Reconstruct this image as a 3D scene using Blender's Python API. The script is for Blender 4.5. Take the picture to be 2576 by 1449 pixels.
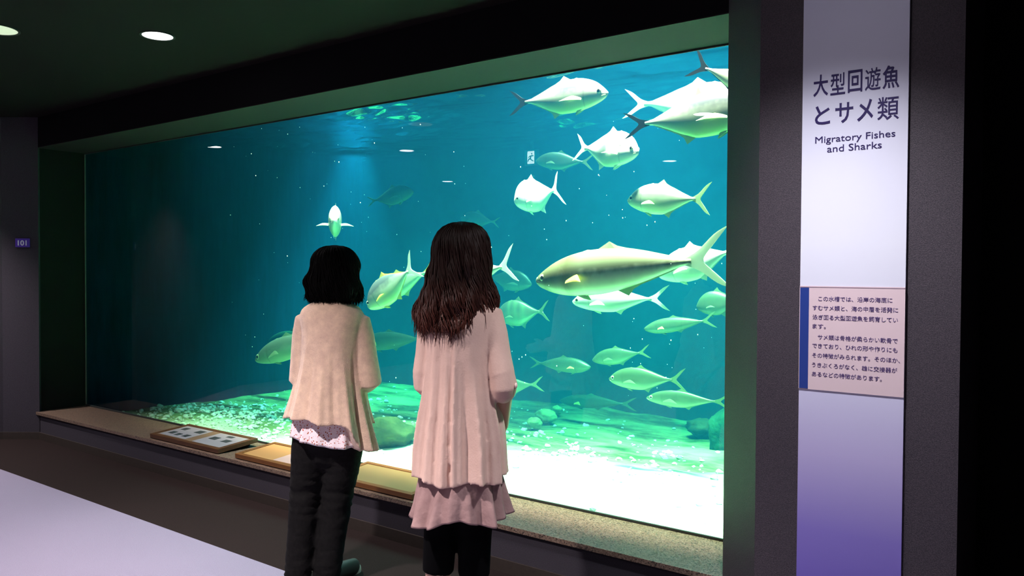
import bpy, bmesh, math, random
from math import sin, cos, pi, radians, sqrt, exp
from mathutils import Vector, Matrix, noise

random.seed(7)
SC = bpy.context.scene
for o in list(bpy.data.objects):
    bpy.data.objects.remove(o)
COL = SC.collection

# ------------------------------------------------------------------ camera
F, CX, CY = 2000.0, 1288.0, 724.5
_y, _p, _r = radians(36.35), radians(-1.16), radians(0.33)
FW = Vector((-sin(_y) * cos(_p), cos(_y) * cos(_p), sin(_p)))
_r0 = Vector((cos(_y), sin(_y), 0.0))
_u0 = _r0.cross(FW)
RT = _r0 * cos(_r) + _u0 * sin(_r)
UP = _u0 * cos(_r) - _r0 * sin(_r)
CAM = Vector((0, 0, 1.4))
cd = bpy.data.cameras.new('camera')
cam = bpy.data.objects.new('camera', cd)
COL.objects.link(cam)
cd.sensor_width = 36.0
cd.lens = 36.0 * F / 2576.0
cd.clip_start = 0.05
cam.matrix_world = Matrix(((RT.x, UP.x, -FW.x, CAM.x), (RT.y, UP.y, -FW.y, CAM.y), (RT.z, UP.z, -FW.z, CAM.z), (0, 0, 0, 1)))
SC.camera = cam


def ray(px, py):
    return FW + RT * ((px - CX) / F) - UP * ((py - CY) / F)


def on_y(px, py, Y):
    d = ray(px, py)
    return CAM + d * (Y / d.y)


def on_z(px, py, z):
    d = ray(px, py)
    return CAM + d * ((z - CAM.z) / d.z)


# ------------------------------------------------------------------ world, exposure
w = bpy.data.worlds.new('world')
SC.world = w
w.use_nodes = True
w.node_tree.nodes['Background'].inputs[0].default_value = (0.5, 0.5, 0.55, 1)
w.node_tree.nodes['Background'].inputs[1].default_value = 0.0
SC.view_settings.view_transform = 'Standard'
SC.view_settings.look = 'None'
SC.view_settings.gamma = 1.0
SC.view_settings.use_curve_mapping = False
SC.view_settings.exposure = 0.0
SC.cycles.max_bounces = 8
SC.cycles.transparent_max_bounces = 24
SC.cycles.volume_bounces = 1
SC.cycles.use_denoising = True
SC.cycles.sample_clamp_indirect = 6.0
SC.cycles.caustics_reflective = False
SC.cycles.caustics_refractive = False

# measured places (metres; the glass lies in the plane y = GY, the aisle is y < WY)
GY, WY, CEIL, TOPZ, SILL = 3.34, 2.95, 2.64, 2.393, 0.226
XL, XR = -7.02, -1.05
PX0, PX1, PY = -0.96, -0.333, 2.76
SURF, SAND, BACKY = 2.66, 0.12, 6.62


def spot(name, loc, target, watts, size_deg, blend, color, radius=0.05):
    l = bpy.data.lights.new(name, 'SPOT')
    l.energy = watts
    l.spot_size = radians(size_deg)
    l.spot_blend = blend
    l.color = color
    l.shadow_soft_size = radius
    o = bpy.data.objects.new(name, l)
    COL.objects.link(o)
    o.location = loc
    d = Vector(target) - Vector(loc)
    o.rotation_euler = d.to_track_quat('-Z', 'Y').to_euler()
    return o


def area(name, loc, target, watts, sx, sy, color):
    l = bpy.data.lights.new(name, 'AREA')
    l.shape = 'RECTANGLE'
    l.size, l.size_y = sx, sy
    l.energy = watts
    l.color = color
    o = bpy.data.objects.new(name, l)
    COL.objects.link(o)
    o.location = loc
    d = Vector(target) - Vector(loc)
    o.rotation_euler = d.to_track_quat('-Z', 'Y').to_euler()
    return o


# lamps over the tank, in the service space above the water, plus an added fill
TL = (1.0, 0.78, 0.62)
spot('tank_lamp', (-6.0, 5.6, 3.9), (-6.05, 5.6, 0.1), 1100, 54, 0.35, (0.35, 0.72, 1.0), 0.05)
spot('tank_lamp', (-6.30, 5.8, 3.1), (-6.3, 5.6, 0.1), 3200, 48, 0.9, (0.45, 0.8, 1.0), 0.05)
spot('tank_lamp', (-5.2, 3.75, 6.4), (-5.2, 3.85, 0.1), 6600, 25, 1.0, TL, 0.3)
spot('tank_lamp', (-3.9, 3.7, 6.4), (-3.9, 3.9, 0.1), 25000, 29, 1.0, TL, 0.35)
spot('tank_lamp', (-2.2, 3.7, 6.4), (-2.2, 4.15, 0.1), 50000, 35, 1.0, TL, 0.4)
spot('tank_lamp', (-1.1, 5.1, 3.9), (-2.6, 6.2, 1.0), 1300, 60, 0.9, (0.5, 0.82, 1.0), 0.08)
_fl = area('added_tank_fill', (-2.4, 5.0, 4.0), (-2.4, 5.1, 0), 200, 2.6, 1.4, (0.7, 0.95, 1.0))  # unseen fill added to brighten the fish flanks
_fl.data.spread = radians(90)

# ------------------------------------------------------------------ materials
MATS = {}


def mat(name, color=(0.5, 0.5, 0.5), rough=0.6, metal=0.0, spec=0.5, noise_amt=0.0, noise_scale=20.0, color2=None, bump=0.0, bump_scale=60.0, emit=None, emit_s=0.0, stretch=None, sheen=0.0):
    if name in MATS:
        return MATS[name]
    m = bpy.data.materials.new(name)
    m.use_nodes = True
    nt = m.node_tree
    b = nt.nodes['Principled BSDF']
    b.inputs['Base Color'].default_value = (*color, 1)
    b.inputs['Roughness'].default_value = rough
    b.inputs['Metallic'].default_value = metal
    b.inputs['Specular IOR Level'].default_value = spec
    if sheen:
        b.inputs['Sheen Weight'].default_value = sheen
    tc = nt.nodes.new('ShaderNodeTexCoord')
    src = tc.outputs['Object']
    if stretch:
        mp = nt.nodes.new('ShaderNodeMapping')
        mp.inputs['Scale'].default_value = stretch
        nt.links.new(src, mp.inputs[0])
        src = mp.outputs[0]
    if color2 is not None:
        n = nt.nodes.new('ShaderNodeTexNoise')
        n.inputs['Scale'].default_value = noise_scale
        n.inputs['Detail'].default_value = 5
        n.inputs['Roughness'].default_value = 0.65
        nt.links.new(src, n.inputs['Vector'])
        r = nt.nodes.new('ShaderNodeValToRGB')
        r.color_ramp.elements[0].position = 0.5 - noise_amt
        r.color_ramp.elements[1].position = 0.5 + noise_amt
        r.color_ramp.elements[0].color = (*color, 1)
        r.color_ramp.elements[1].color = (*color2, 1)
        nt.links.new(n.outputs['Fac'], r.inputs[0])
        nt.links.new(r.outputs[0], b.inputs['Base Color'])
    if bump:
        n2 = nt.nodes.new('ShaderNodeTexNoise')
        n2.inputs['Scale'].default_value = bump_scale
        n2.inputs['Detail'].default_value = 4
        nt.links.new(src, n2.inputs['Vector'])
        bp = nt.nodes.new('ShaderNodeBump')
        bp.inputs['Strength'].default_value = bump
        bp.inputs['Distance'].default_value = 0.01
        nt.links.new(n2.outputs['Fac'], bp.inputs['Height'])
        nt.links.new(bp.outputs[0], b.inputs['Normal'])
    if emit:
        b.inputs['Emission Color'].default_value = (*emit, 1)
        b.inputs['Emission Strength'].default_value = emit_s
    MATS[name] = m
    return m


M_wall = mat('dark_wall_paint', (0.012, 0.011, 0.014), 0.8, color2=(0.022, 0.018, 0.024), noise_amt=0.15, noise_scale=260, spec=0.25)
M_wall2 = mat('purple_grey_wall_paint', (0.030, 0.026, 0.034), 0.8, color2=(0.055, 0.047, 0.060), noise_amt=0.15, noise_scale=260, spec=0.25)
M_pillar = mat('speckled_pillar_paint', (0.030, 0.026, 0.034), 0.6, color2=(0.085, 0.066, 0.078), noise_amt=0.14, noise_scale=330, spec=0.4, bump=0.2, bump_scale=320)
M_ceil = mat('dark_ceiling_paint', (0.0040, 0.0022, 0.0028), 0.9, color2=(0.0058, 0.0034, 0.0040), noise_amt=0.2, noise_scale=90, spec=0.2)
M_soffit = mat('dark_soffit_paint', (0.010, 0.0058, 0.006), 0.7, color2=(0.0135, 0.008, 0.008), noise_amt=0.2, noise_scale=60)
M_carpet = mat('lilac_carpet', (0.235, 0.21, 0.275), 0.95, color2=(0.285, 0.255, 0.335), noise_amt=0.2, noise_scale=240, spec=0.1, bump=0.6, bump_scale=400)
M_border = mat('brown_grey_carpet', (0.015, 0.0095, 0.0085), 0.95, color2=(0.025, 0.0165, 0.0150), noise_amt=0.2, noise_scale=190, spec=0.1, bump=0.6, bump_scale=400)
M_base = mat('baseboard_vinyl', (0.030, 0.022, 0.019), 0.5, color2=(0.040, 0.030, 0.025), noise_amt=0.2, noise_scale=60)
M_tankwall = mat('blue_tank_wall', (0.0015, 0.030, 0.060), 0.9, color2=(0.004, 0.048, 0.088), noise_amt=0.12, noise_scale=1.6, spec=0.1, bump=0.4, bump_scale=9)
M_tankside = mat('caustic_streaked_tank_wall', (0.0006, 0.0035, 0.011), 0.9, color2=(0.002, 0.014, 0.042), noise_amt=0.2, noise_scale=5.0, spec=0.1, stretch=(1, 2.2, 0.35), bump=0.5, bump_scale=9)  # stretched noise paints caustic light streaks into the wall colour
M_dark = mat('matt_black', (0.006, 0.006, 0.007), 0.9, spec=0.1)
M_seal = mat('black_seal', (0.03, 0.035, 0.035), 0.5)


def granite():
    m = mat('pink_granite', (0.42, 0.30, 0.22), 0.35, spec=0.5)
    nt = m.node_tree
    b = nt.nodes['Principled BSDF']
    tc = nt.nodes.new('ShaderNodeTexCoord')
    v = nt.nodes.new('ShaderNodeTexVoronoi')
    v.inputs['Scale'].default_value = 190
    nt.links.new(tc.outputs['Object'], v.inputs['Vector'])
    sp = nt.nodes.new('ShaderNodeSeparateColor')
    nt.links.new(v.outputs['Color'], sp.inputs[0])
    r = nt.nodes.new('ShaderNodeValToRGB')
    cr = r.color_ramp
    cr.elements[0].position = 0.0
    cr.elements[0].color = (0.03, 0.02, 0.016, 1)
    cr.elements[1].position = 1.0
    cr.elements[1].color = (0.25, 0.18, 0.135, 1)
    for p, c in ((0.13, (0.06, 0.04, 0.03, 1)), (0.2, (0.13, 0.084, 0.058, 1)), (0.6, (0.165, 0.11, 0.076, 1))):
        e = cr.elements.new(p)
        e.color = c
    nt.links.new(sp.outputs[0], r.inputs[0])
    nt.links.new(r.outputs[0], b.inputs['Base Color'])
    return m


M_granite = granite()


def glass_mat():
    m = bpy.data.materials.new('acrylic_pane')
    m.use_nodes = True
    nt = m.node_tree
    nt.nodes.clear()
    out = nt.nodes.new('ShaderNodeOutputMaterial')
    tr = nt.nodes.new('ShaderNodeBsdfTransparent')
    tr.inputs[0].default_value = (0.97, 0.985, 0.98, 1)
    gl = nt.nodes.new('ShaderNodeBsdfGlossy')
    gl.inputs['Roughness'].default_value = 0.0
    lw = nt.nodes.new('ShaderNodeLayerWeight')
    lw.inputs[0].default_value = 0.5
    pw = nt.nodes.new('ShaderNodeMath')
    pw.operation = 'POWER'
    pw.inputs[1].default_value = 5
    ma = nt.nodes.new('ShaderNodeMath')
    ma.operation = 'MULTIPLY_ADD'
    ma.inputs[1].default_value = 0.9
    ma.inputs[2].default_value = 0.045
    nt.links.new(lw.outputs['Facing'], pw.inputs[0])
    nt.links.new(pw.outputs[0], ma.inputs[0])
    mx = nt.nodes.new('ShaderNodeMixShader')
    nt.links.new(ma.outputs[0], mx.inputs[0])
    nt.links.new(tr.outputs[0], mx.inputs[1])
    nt.links.new(gl.outputs[0], mx.inputs[2])
    nt.links.new(mx.outputs[0], out.inputs[0])
    return m


def water_volume_mat():
    m = bpy.data.materials.new('tank_water')
    m.use_nodes = True
    nt = m.node_tree
    nt.nodes.clear()
    out = nt.nodes.new('ShaderNodeOutputMaterial')
    a = nt.nodes.new('ShaderNodeVolumeAbsorption')
    a.inputs['Color'].default_value = (0.0, 0.86, 0.60, 1)
    a.inputs['Density'].default_value = 0.40
    s = nt.nodes.new('ShaderNodeVolumeScatter')
    s.inputs['Color'].default_value = (0.02, 0.42, 0.95, 1)
    s.inputs['Density'].default_value = 0.033
    s.inputs['Anisotropy'].default_value = 0.0
    ad = nt.nodes.new('ShaderNodeAddShader')
    nt.links.new(a.outputs[0], ad.inputs[0])
    nt.links.new(s.outputs[0], ad.inputs[1])
    nt.links.new(ad.outputs[0], out.inputs['Volume'])
    return m


def surface_mat():
    m = bpy.data.materials.new('rippled_water_surface')
    m.use_nodes = True
    nt = m.node_tree
    nt.nodes.clear()
    out = nt.nodes.new('ShaderNodeOutputMaterial')
    tr = nt.nodes.new('ShaderNodeBsdfTransparent')
    tr.inputs[0].default_value = (0.95, 0.99, 1, 1)
    gl = nt.nodes.new('ShaderNodeBsdfGlossy')
    gl.inputs['Color'].default_value = (0.9, 1, 1, 1)
    gl.inputs['Roughness'].default_value = 0.03
    lw = nt.nodes.new('ShaderNodeLayerWeight')
    lw.inputs[0].default_value = 0.5
    mr = nt.nodes.new('ShaderNodeMapRange')
    mr.inputs['From Min'].default_value = 0.25
    mr.inputs['From Max'].default_value = 0.45
    mr.inputs['To Min'].default_value = 0.04
    mr.inputs['To Max'].default_value = 0.97
    nt.links.new(lw.outputs['Facing'], mr.inputs['Value'])
    mx = nt.nodes.new('ShaderNodeMixShader')
    nt.links.new(mr.outputs[0], mx.inputs[0])
    nt.links.new(tr.outputs[0], mx.inputs[1])
    nt.links.new(gl.outputs[0], mx.inputs[2])
    nt.links.new(mx.outputs[0], out.inputs[0])
    return m


# ------------------------------------------------------------------ mesh helpers
def tag(o, label=None, cat=None, group=None, kind=None):
    if label:
        o['label'] = label
    if cat:
        o['category'] = cat
    if group:
        o['group'] = group
    if kind:
        o['kind'] = kind
    return o


def empty(name, loc=(0, 0, 0), rotz=0.0):
    o = bpy.data.objects.new(name, None)
    o.empty_display_size = 0.1
    o.location = loc
    o.rotation_euler = (0, 0, rotz)
    COL.objects.link(o)
    return o


def link(name, me, m=None, parent=None, smooth=False):
    if m is not None:
        me.materials.clear()
        me.materials.append(m)
    if smooth:
        for p in me.polygons:
            p.use_smooth = True
    o = bpy.data.objects.new(name, me)
    COL.objects.link(o)
    if parent is not None:
        o.parent = parent
    return o


def mk(name, verts, faces, m=None, parent=None, smooth=False):
    me = bpy.data.meshes.new(name)
    me.from_pydata([tuple(v) for v in verts], [], faces)
    me.update()
    return link(name, me, m, parent, smooth)


def box_geo(x0, x1, y0, y1, z0, z1):
    v = [(x0, y0, z0), (x1, y0, z0), (x1, y1, z0), (x0, y1, z0), (x0, y0, z1), (x1, y0, z1), (x1, y1, z1), (x0, y1, z1)]
    f = [(0, 3, 2, 1), (4, 5, 6, 7), (0, 1, 5, 4), (1, 2, 6, 5), (2, 3, 7, 6), (3, 0, 4, 7)]
    return v, f


def box(name, x0, x1, y0, y1, z0, z1, m, parent=None, bevel=0.0):
    bm = bmesh.new()
    v, f = box_geo(x0, x1, y0, y1, z0, z1)
    vs = [bm.verts.new(p) for p in v]
    for q in f:
        bm.faces.new([vs[i] for i in q])
    if bevel:
        bmesh.ops.bevel(bm, geom=bm.edges[:], offset=bevel, segments=2, affect='EDGES', profile=0.6)
    me = bpy.data.meshes.new(name)
    bm.to_mesh(me)
    bm.free()
    return link(name, me, m, parent)


def prism(name, pts, z0, z1, m, parent=None):
    n = len(pts)
    v = [(x, y, z0) for x, y in pts] + [(x, y, z1) for x, y in pts]
    f = [tuple(range(n))[::-1], tuple(range(n, 2 * n))] + [(i, (i + 1) % n, n + (i + 1) % n, n + i) for i in range(n)]
    o = mk(name, v, f, m, parent)
    bm = bmesh.new()
    bm.from_mesh(o.data)
    bmesh.ops.recalc_face_normals(bm, faces=bm.faces)
    bm.to_mesh(o.data)
    bm.free()
    return o


def struct(o):
    o['kind'] = 'structure'
    return o


def interp(tab, t):
    """smooth piecewise interpolation of a table [(t, a, b, ...)]"""
    if t <= tab[0][0]:
        return tab[0][1:]
    if t >= tab[-1][0]:
        return tab[-1][1:]
    for i in range(len(tab) - 1):
        if tab[i][0] <= t <= tab[i + 1][0]:
            p1, p2 = tab[i], tab[i + 1]
            p0 = tab[i - 1] if i > 0 else None
            p3 = tab[i + 2] if i + 2 < len(tab) else None
            h = p2[0] - p1[0]
            s = (t - p1[0]) / h
            out = []
            for k in range(1, len(p1)):
                d = (p2[k] - p1[k]) / h
                m1 = d if p0 is None else 0.5 * (d + (p1[k] - p0[k]) / (p1[0] - p0[0]))
                m2 = d if p3 is None else 0.5 * (d + (p3[k] - p2[k]) / (p3[0] - p2[0]))
                if p0 is not None and (p1[k] - p0[k]) * d <= 0:
                    m1 = 0
                if p3 is not None and (p3[k] - p2[k]) * d <= 0:
                    m2 = 0
                s2, s3 = s * s, s * s * s
                out.append((2 * s3 - 3 * s2 + 1) * p1[k] + (s3 - 2 * s2 + s) * h * m1 + (-2 * s3 + 3 * s2) * p2[k] + (s3 - s2) * h * m2)
            return tuple(out)


def ring_mesh(rings, cap=True):
    """rings: list of equal-length closed rings -> verts, faces"""
    n = len(rings[0])
    v = [p for r in rings for p in r]
    f = []
    for i in range(len(rings) - 1):
        for j in range(n):
            a, b = i * n + j, i * n + (j + 1) % n
            f.append((a, b, b + n, a + n))
    if cap:
        f.append(tuple(range(n))[::-1])
        f.append(tuple(range((len(rings) - 1) * n, len(rings) * n)))
    return v, f


def tube_geo(pts, n=12, cap=True):
    """pts: list of (Vector, radius_a[, radius_b]); circular or oval tube with rounded ends"""
    P = [Vector(p[0]) for p in pts]
    rings = []
    ref = None
    for i, p in enumerate(pts):
        t = (P[min(i + 1, len(P) - 1)] - P[max(i - 1, 0)]).normalized()
        if ref is None:
            ref = Vector((0, 1, 0)) if abs(t.y) < 0.9 else Vector((1, 0, 0))
        side = t.cross(ref).normalized()
        up = side.cross(t).normalized()
        ref = up
        ra = p[1]
        rb = p[2] if len(p) > 2 else ra
        rings.append([P[i] + side * (cos(2 * pi * k / n) * ra) + up * (sin(2 * pi * k / n) * rb) for k in range(n)])
    return ring_mesh(rings, cap)


def capsule_geo(pts, n=14):
    """tube with hemispherical ends, radii per point, resampled smoothly"""
    out = []
    P = [(Vector(p[0]), p[1], p[2] if len(p) > 2 else p[1]) for p in pts]
    t0 = (P[1][0] - P[0][0]).normalized()
    t1 = (P[-1][0] - P[-2][0]).normalized()
    for a in (0.05, 0.4, 0.8, 1.15):
        out.append((P[0][0] - t0 * P[0][1] * cos(a), P[0][1] * sin(a), P[0][2] * sin(a)))
    out += P
    for a in (1.15, 0.8, 0.4, 0.05):
        out.append((P[-1][0] + t1 * P[-1][1] * cos(a), P[-1][1] * sin(a), P[-1][2] * sin(a)))
    return tube_geo(out, n)


def ellipsoid_geo(c, r, nu=20, nv=14, rot=None):
    rings = []
    c = Vector(c)
    for i in range(nv + 1):
        a = pi * (i + 0.02) / (nv + 0.04)
        ring = []
        for j in range(nu):
            b = 2 * pi * j / nu
            p = Vector((r[0] * sin(a) * cos(b), r[1] * sin(a) * sin(b), r[2] * cos(a)))
            if rot:
                p = rot @ p
            ring.append(c + p)
        rings.append(ring)
    return ring_mesh(rings)


def merge_geo(gs):
    V, Fc = [], []
    for v, f in gs:
        o = len(V)
        V += v
        Fc += [tuple(i + o for i in q) for q in f]
    return V, Fc


def remeshed(name, geos, voxel, m, parent=None, smooth_it=2, disp=None):
    """union of closed shapes as ONE continuous surface"""
    V, Fc = merge_geo(geos)
    me = bpy.data.meshes.new(name + '_src')
    me.from_pydata([tuple(v) for v in V], [], Fc)
    bm = bmesh.new()
    bm.from_mesh(me)
    bmesh.ops.recalc_face_normals(bm, faces=bm.faces)
    bm.to_mesh(me)
    bm.free()
    o = bpy.data.objects.new(name + '_src', me)
    COL.objects.link(o)
    r = o.modifiers.new('r', 'REMESH')
    r.mode = 'VOXEL'
    r.voxel_size = voxel
    if smooth_it:
        s = o.modifiers.new('s', 'SMOOTH')
        s.iterations = smooth_it
        s.factor = 0.5
    dg = bpy.context.evaluated_depsgraph_get()
    dg.update()
    me2 = bpy.data.meshes.new_from_object(o.evaluated_get(dg))
    bpy.data.objects.remove(o)
    bpy.data.meshes.remove(me)
    me2.name = name
    if disp:
        nv = [v.co + v.normal * disp(v.co, v.normal) for v in me2.vertices]
        for v, c in zip(me2.vertices, nv):
            v.co = c
        me2.update()
    return link(name, me2, m, parent, True)


def text_mesh(name, s, size, m, parent, loc, rot, sx=1.0, offset=0.0, align='LEFT', extrude=0.0004, width=None, space=1.0):
    c = bpy.data.curves.new(name, 'FONT')
    c.body = s
    c.size = size
    c.align_x = align
    c.extrude = extrude
    c.offset = offset
    c.space_character = space
    c.resolution_u = 5
    o = bpy.data.objects.new(name, c)
    COL.objects.link(o)
    dg = bpy.context.evaluated_depsgraph_get()
    dg.update()
    me = bpy.data.meshes.new_from_object(o.evaluated_get(dg))
    bpy.data.objects.remove(o)
    bpy.data.curves.remove(c)
    me.name = name
    if width and len(me.vertices):
        xs = [v.co.x for v in me.vertices]
        k = width / (max(xs) - min(xs))
        x0 = min(xs)
        for v in me.vertices:
            v.co.x = (v.co.x - x0) * k
    elif sx != 1.0:
        for v in me.vertices:
            v.co.x *= sx
    o = link(name, me, m, parent)
    o.location = loc
    o.rotation_euler = rot
    return o


# ------------------------------------------------------------------ the room shell
prism('floor', [(-9.5, -4.2), (3.2, -4.2), (3.2, 2.34), (-9.5, 2.34)], -0.05, 0.0, M_carpet)['kind'] = 'structure'
struct(box('floor', -9.5, 3.2, 2.34, 4.2, -0.05, 0.0, M_border)).name = 'floor_border'
struct(box('ceiling', -9.5, 3.2, -4.2, 3.4, CEIL, CEIL + 0.1, M_ceil))
# wall round the window: below the ledge, the lintel, the reveals
struct(box('wall_back', XL + 0.04, XR, WY, GY - 0.002, 0.0, SILL - 0.026, M_wall2))
struct(box('wall_lintel', XL - 0.3, -0.7, WY, GY - 0.002, TOPZ + 0.004, CEIL, M_dark))
struct(box('trim_1', XL - 0.3, -0.9, WY + 0.003, GY, TOPZ, TOPZ + 0.004, M_soffit))
struct(box('wall_reveal', XL - 0.25, XL - 0.0005, WY + 0.001, GY - 0.001, 0.0, CEIL, mat('dark_reveal_paint', (0.006, 0.0055, 0.005), 0.8, spec=0.2)))
# plaque wall on the far side and the wall that runs back from it
A = Vector((XL + 0.03, WY, 0))
B = A + Vector((-0.8054, -0.5927, 0)) * 0.30
C2 = B + Vector((-0.52, -0.85, 0)) * 2.2
nA = Vector((-0.5927, 0.8054, 0)) * 0.15
struct(prism('wall_left', [(A.x, A.y), (B.x, B.y), (C2.x, C2.y), (C2.x - 0.3, C2.y), (B.x - 0.3, B.y + 0.12), (A.x - 0.25, A.y + 0.2)], 0.0, CEIL, M_wall2))
struct(prism('wall_left', [(C2.x, C2.y), (C2.x, -4.2), (C2.x - 0.2, -4.2), (C2.x - 0.2, C2.y)], 0.0, CEIL, M_wall)).name = 'wall_aisle'
struct(box('wall_rear', -9.5, 3.2, -4.3, -4.2, 0, CEIL, M_wall))
struct(box('wall_right', 3.2, 3.3, -4.3, 4.4, 0, CEIL, M_dark))


def strip(name, pts, z0, z1, th, m):
    """thin board that follows a polyline on its -normal side"""
    v, f = [], []
    n = len(pts)
    for i, p in enumerate(pts):
        a = pts[max(i - 1, 0)]
        b = pts[min(i + 1, n - 1)]
        t = (Vector(b) - Vector(a)).normalized()
        nn = Vector((t.y, -t.x))
        for q, z in ((0, z0), (1, z0), (1, z1), (0, z1)):
            v.append((p[0] + nn.x * th * q, p[1] + nn.y * th * q, z))
    for i in range(n - 1):
        for k in range(4):
            a, b = i * 4 + k, i * 4 + (k + 1) % 4
            f.append((a, b, b + 4, a + 4))
    f += [(0, 1, 2, 3), tuple(range(4 * n - 4, 4 * n))[::-1]]
    o = mk(name, v, f, m)
    bm = bmesh.new()
    bm.from_mesh(o.data)
    bmesh.ops.recalc_face_normals(bm, faces=bm.faces)
    bm.to_mesh(o.data)
    bm.free()
    return o


struct(strip('baseboard_left', [(C2.x, C2.y), (B.x, B.y), (A.x, A.y - 0.001)], 0, 0.06, 0.009, M_base))
struct(strip('baseboard_back', [(A.x, A.y), (PX0 - 0.19, WY)], 0, 0.06, 0.009, M_base))

# pillar with a splayed left face, and the dark recess past it
struct(prism('wall_pillar', [(PX0 - 0.19, WY), (PX0, PY), (PX1, PY), (PX1, GY - 0.003), (PX0 - 0.19, GY - 0.003)], 0, CEIL, M_pillar))
struct(strip('baseboard_pillar', [(PX0 - 0.19, WY), (PX0, PY), (PX1, PY)], 0, 0.06, 0.009, M_base))
struct(box('wall_recess', PX1 + 0.001, 3.2, 3.25, 3.4, 0, CEIL, M_dark))

# window: caulk lines + the acrylic pane
win = box('window_1', XL - 0.02, -0.9, GY, GY + 0.04, SILL - 0.02, TOPZ + 0.02, glass_mat())
struct(win)
_im = bpy.data.materials.new('inner_pane_face')
_im.use_nodes = True
_im.node_tree.nodes.clear()
_io = _im.node_tree.nodes.new('ShaderNodeOutputMaterial')
_it = _im.node_tree.nodes.new('ShaderNodeBsdfTransparent')
_it.inputs[0].default_value = (0.98, 0.99, 0.985, 1)
_im.node_tree.links.new(_it.outputs[0], _io.inputs[0])
win.data.materials.append(_im)
for _p in win.data.polygons:
    if _p.normal.y > -0.5:
        _p.material_index = 1
box('window_gasket', XL, -1.0, GY - 0.012, GY, SILL, SILL + 0.012, M_seal, win)
box('window_gasket', XL, -1.0, GY - 0.008, GY, TOPZ - 0.008, TOPZ, M_seal, win)
box('window_gasket', XL, XL + 0.008, GY - 0.008, GY, SILL + 0.012, TOPZ - 0.008, mat('pale_caulk', (0.12, 0.115, 0.10), 0.6), win)

# granite ledge
ledge = box('granite_ledge', XL, PX0 - 0.185 + 0.03, WY - 0.018, GY - 0.001, SILL - 0.024, SILL, M_granite, bevel=0.002)
tag(ledge, 'speckled pink granite ledge running along the foot of the tank window', 'ledge')

# ------------------------------------------------------------------ tank shell
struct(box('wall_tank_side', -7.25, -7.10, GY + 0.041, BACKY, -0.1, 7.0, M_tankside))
struct(box('wall_tank_back', -7.25, -0.6, BACKY, BACKY + 0.12, -0.1, 7.0, M_tankwall))
struct(box('wall_tank_end', -0.75, -0.6, GY + 0.041, BACKY, -0.1, 7.0, M_tankwall))
struct(box('wall_tank_front', -7.25, -0.6, GY + 0.001, GY + 0.04, TOPZ + 0.021, 7.0, M_tankwall))
struct(box('wall_tank_curb', -7.25, -0.6, GY + 0.001, GY + 0.04, -0.1, SILL - 0.021, M_tankwall))
struct(box('wall_tank_corner', -0.899, -0.6, GY + 0.001, GY + 0.04, SILL - 0.02, TOPZ + 0.02, M_tankwall))
struct(box('ceiling_tank_unseen_raised', -7.25, -0.6, GY + 0.04, BACKY + 0.1, 7.0, 7.1, M_dark))  # unseen; raised to hold sand lamps hung high for even falloff
struct(box('floor_tank', -7.25, -0.6, GY + 0.041, BACKY + 0.1, -0.2, -0.1, M_tankwall))


def sand_h(x, y):
    p = Vector((x, y, 0))
    h = SAND - 0.02 + 0.035 * noise.noise(p * 0.9) + 0.02 * noise.noise(p * 2.7 + Vector((5, 3, 1)))
    h += 0.006 * noise.noise(p * 11)
    # a soft mound where the boulder sits
    h += 0.05 * exp(-((x + 4.35) ** 2 / 0.3 + (y - 4.5) ** 2 / 0.1))
    h += 0.03 * exp(-((x + 5.9) ** 2 / 1.0 + (y - 4.0) ** 2 / 0.15))
    return h


sv, sf = [], []
NXs, NYs = 260, 120
for j in range(NYs + 1):
    for i in range(NXs + 1):
        x = -7.095 + 6.34 * i / NXs
        y = GY + 0.05 + (BACKY - GY - 0.055) * j / NYs
        sv.append((x, y, sand_h(x, y)))
for j in range(NYs):
    for i in range(NXs):
        a = j * (NXs + 1) + i
        sf.append((a, a + 1, a + NXs + 2, a + NXs + 1))
M_sand = mat('pale_coral_sand', (0.035, 0.055, 0.016), 0.95, color2=(0.24, 0.29, 0.12), noise_amt=0.12, noise_scale=2.6, spec=0.1, bump=0.9, bump_scale=45, stretch=(0.6, 1.4, 1))  # dark green far tone: lamp falloff put into the sand colour
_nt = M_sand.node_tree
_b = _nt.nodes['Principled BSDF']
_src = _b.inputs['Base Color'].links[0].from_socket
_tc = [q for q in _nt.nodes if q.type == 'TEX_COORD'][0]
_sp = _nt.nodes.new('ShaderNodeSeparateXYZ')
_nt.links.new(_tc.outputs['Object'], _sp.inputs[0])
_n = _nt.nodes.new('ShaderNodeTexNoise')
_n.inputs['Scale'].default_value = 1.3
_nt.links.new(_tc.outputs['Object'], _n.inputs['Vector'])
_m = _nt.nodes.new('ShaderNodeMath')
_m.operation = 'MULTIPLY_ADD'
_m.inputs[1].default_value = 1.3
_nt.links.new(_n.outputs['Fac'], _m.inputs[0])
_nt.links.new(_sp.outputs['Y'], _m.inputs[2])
_m2 = _nt.nodes.new('ShaderNodeMath')                 # the painted lamp-lit tone reaches farther back towards the pillar
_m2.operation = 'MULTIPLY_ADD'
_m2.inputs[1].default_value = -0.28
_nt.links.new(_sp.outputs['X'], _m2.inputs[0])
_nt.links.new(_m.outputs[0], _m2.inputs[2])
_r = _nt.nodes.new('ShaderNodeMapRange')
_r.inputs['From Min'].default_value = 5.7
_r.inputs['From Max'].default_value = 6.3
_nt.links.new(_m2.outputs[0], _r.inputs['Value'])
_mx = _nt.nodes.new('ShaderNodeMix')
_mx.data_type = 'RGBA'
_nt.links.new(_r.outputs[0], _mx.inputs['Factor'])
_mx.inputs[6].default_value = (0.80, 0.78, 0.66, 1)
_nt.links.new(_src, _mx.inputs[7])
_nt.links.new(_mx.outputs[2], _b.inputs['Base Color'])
sand = mk('sand_bed', sv, sf, M_sand, None, True)
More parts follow.
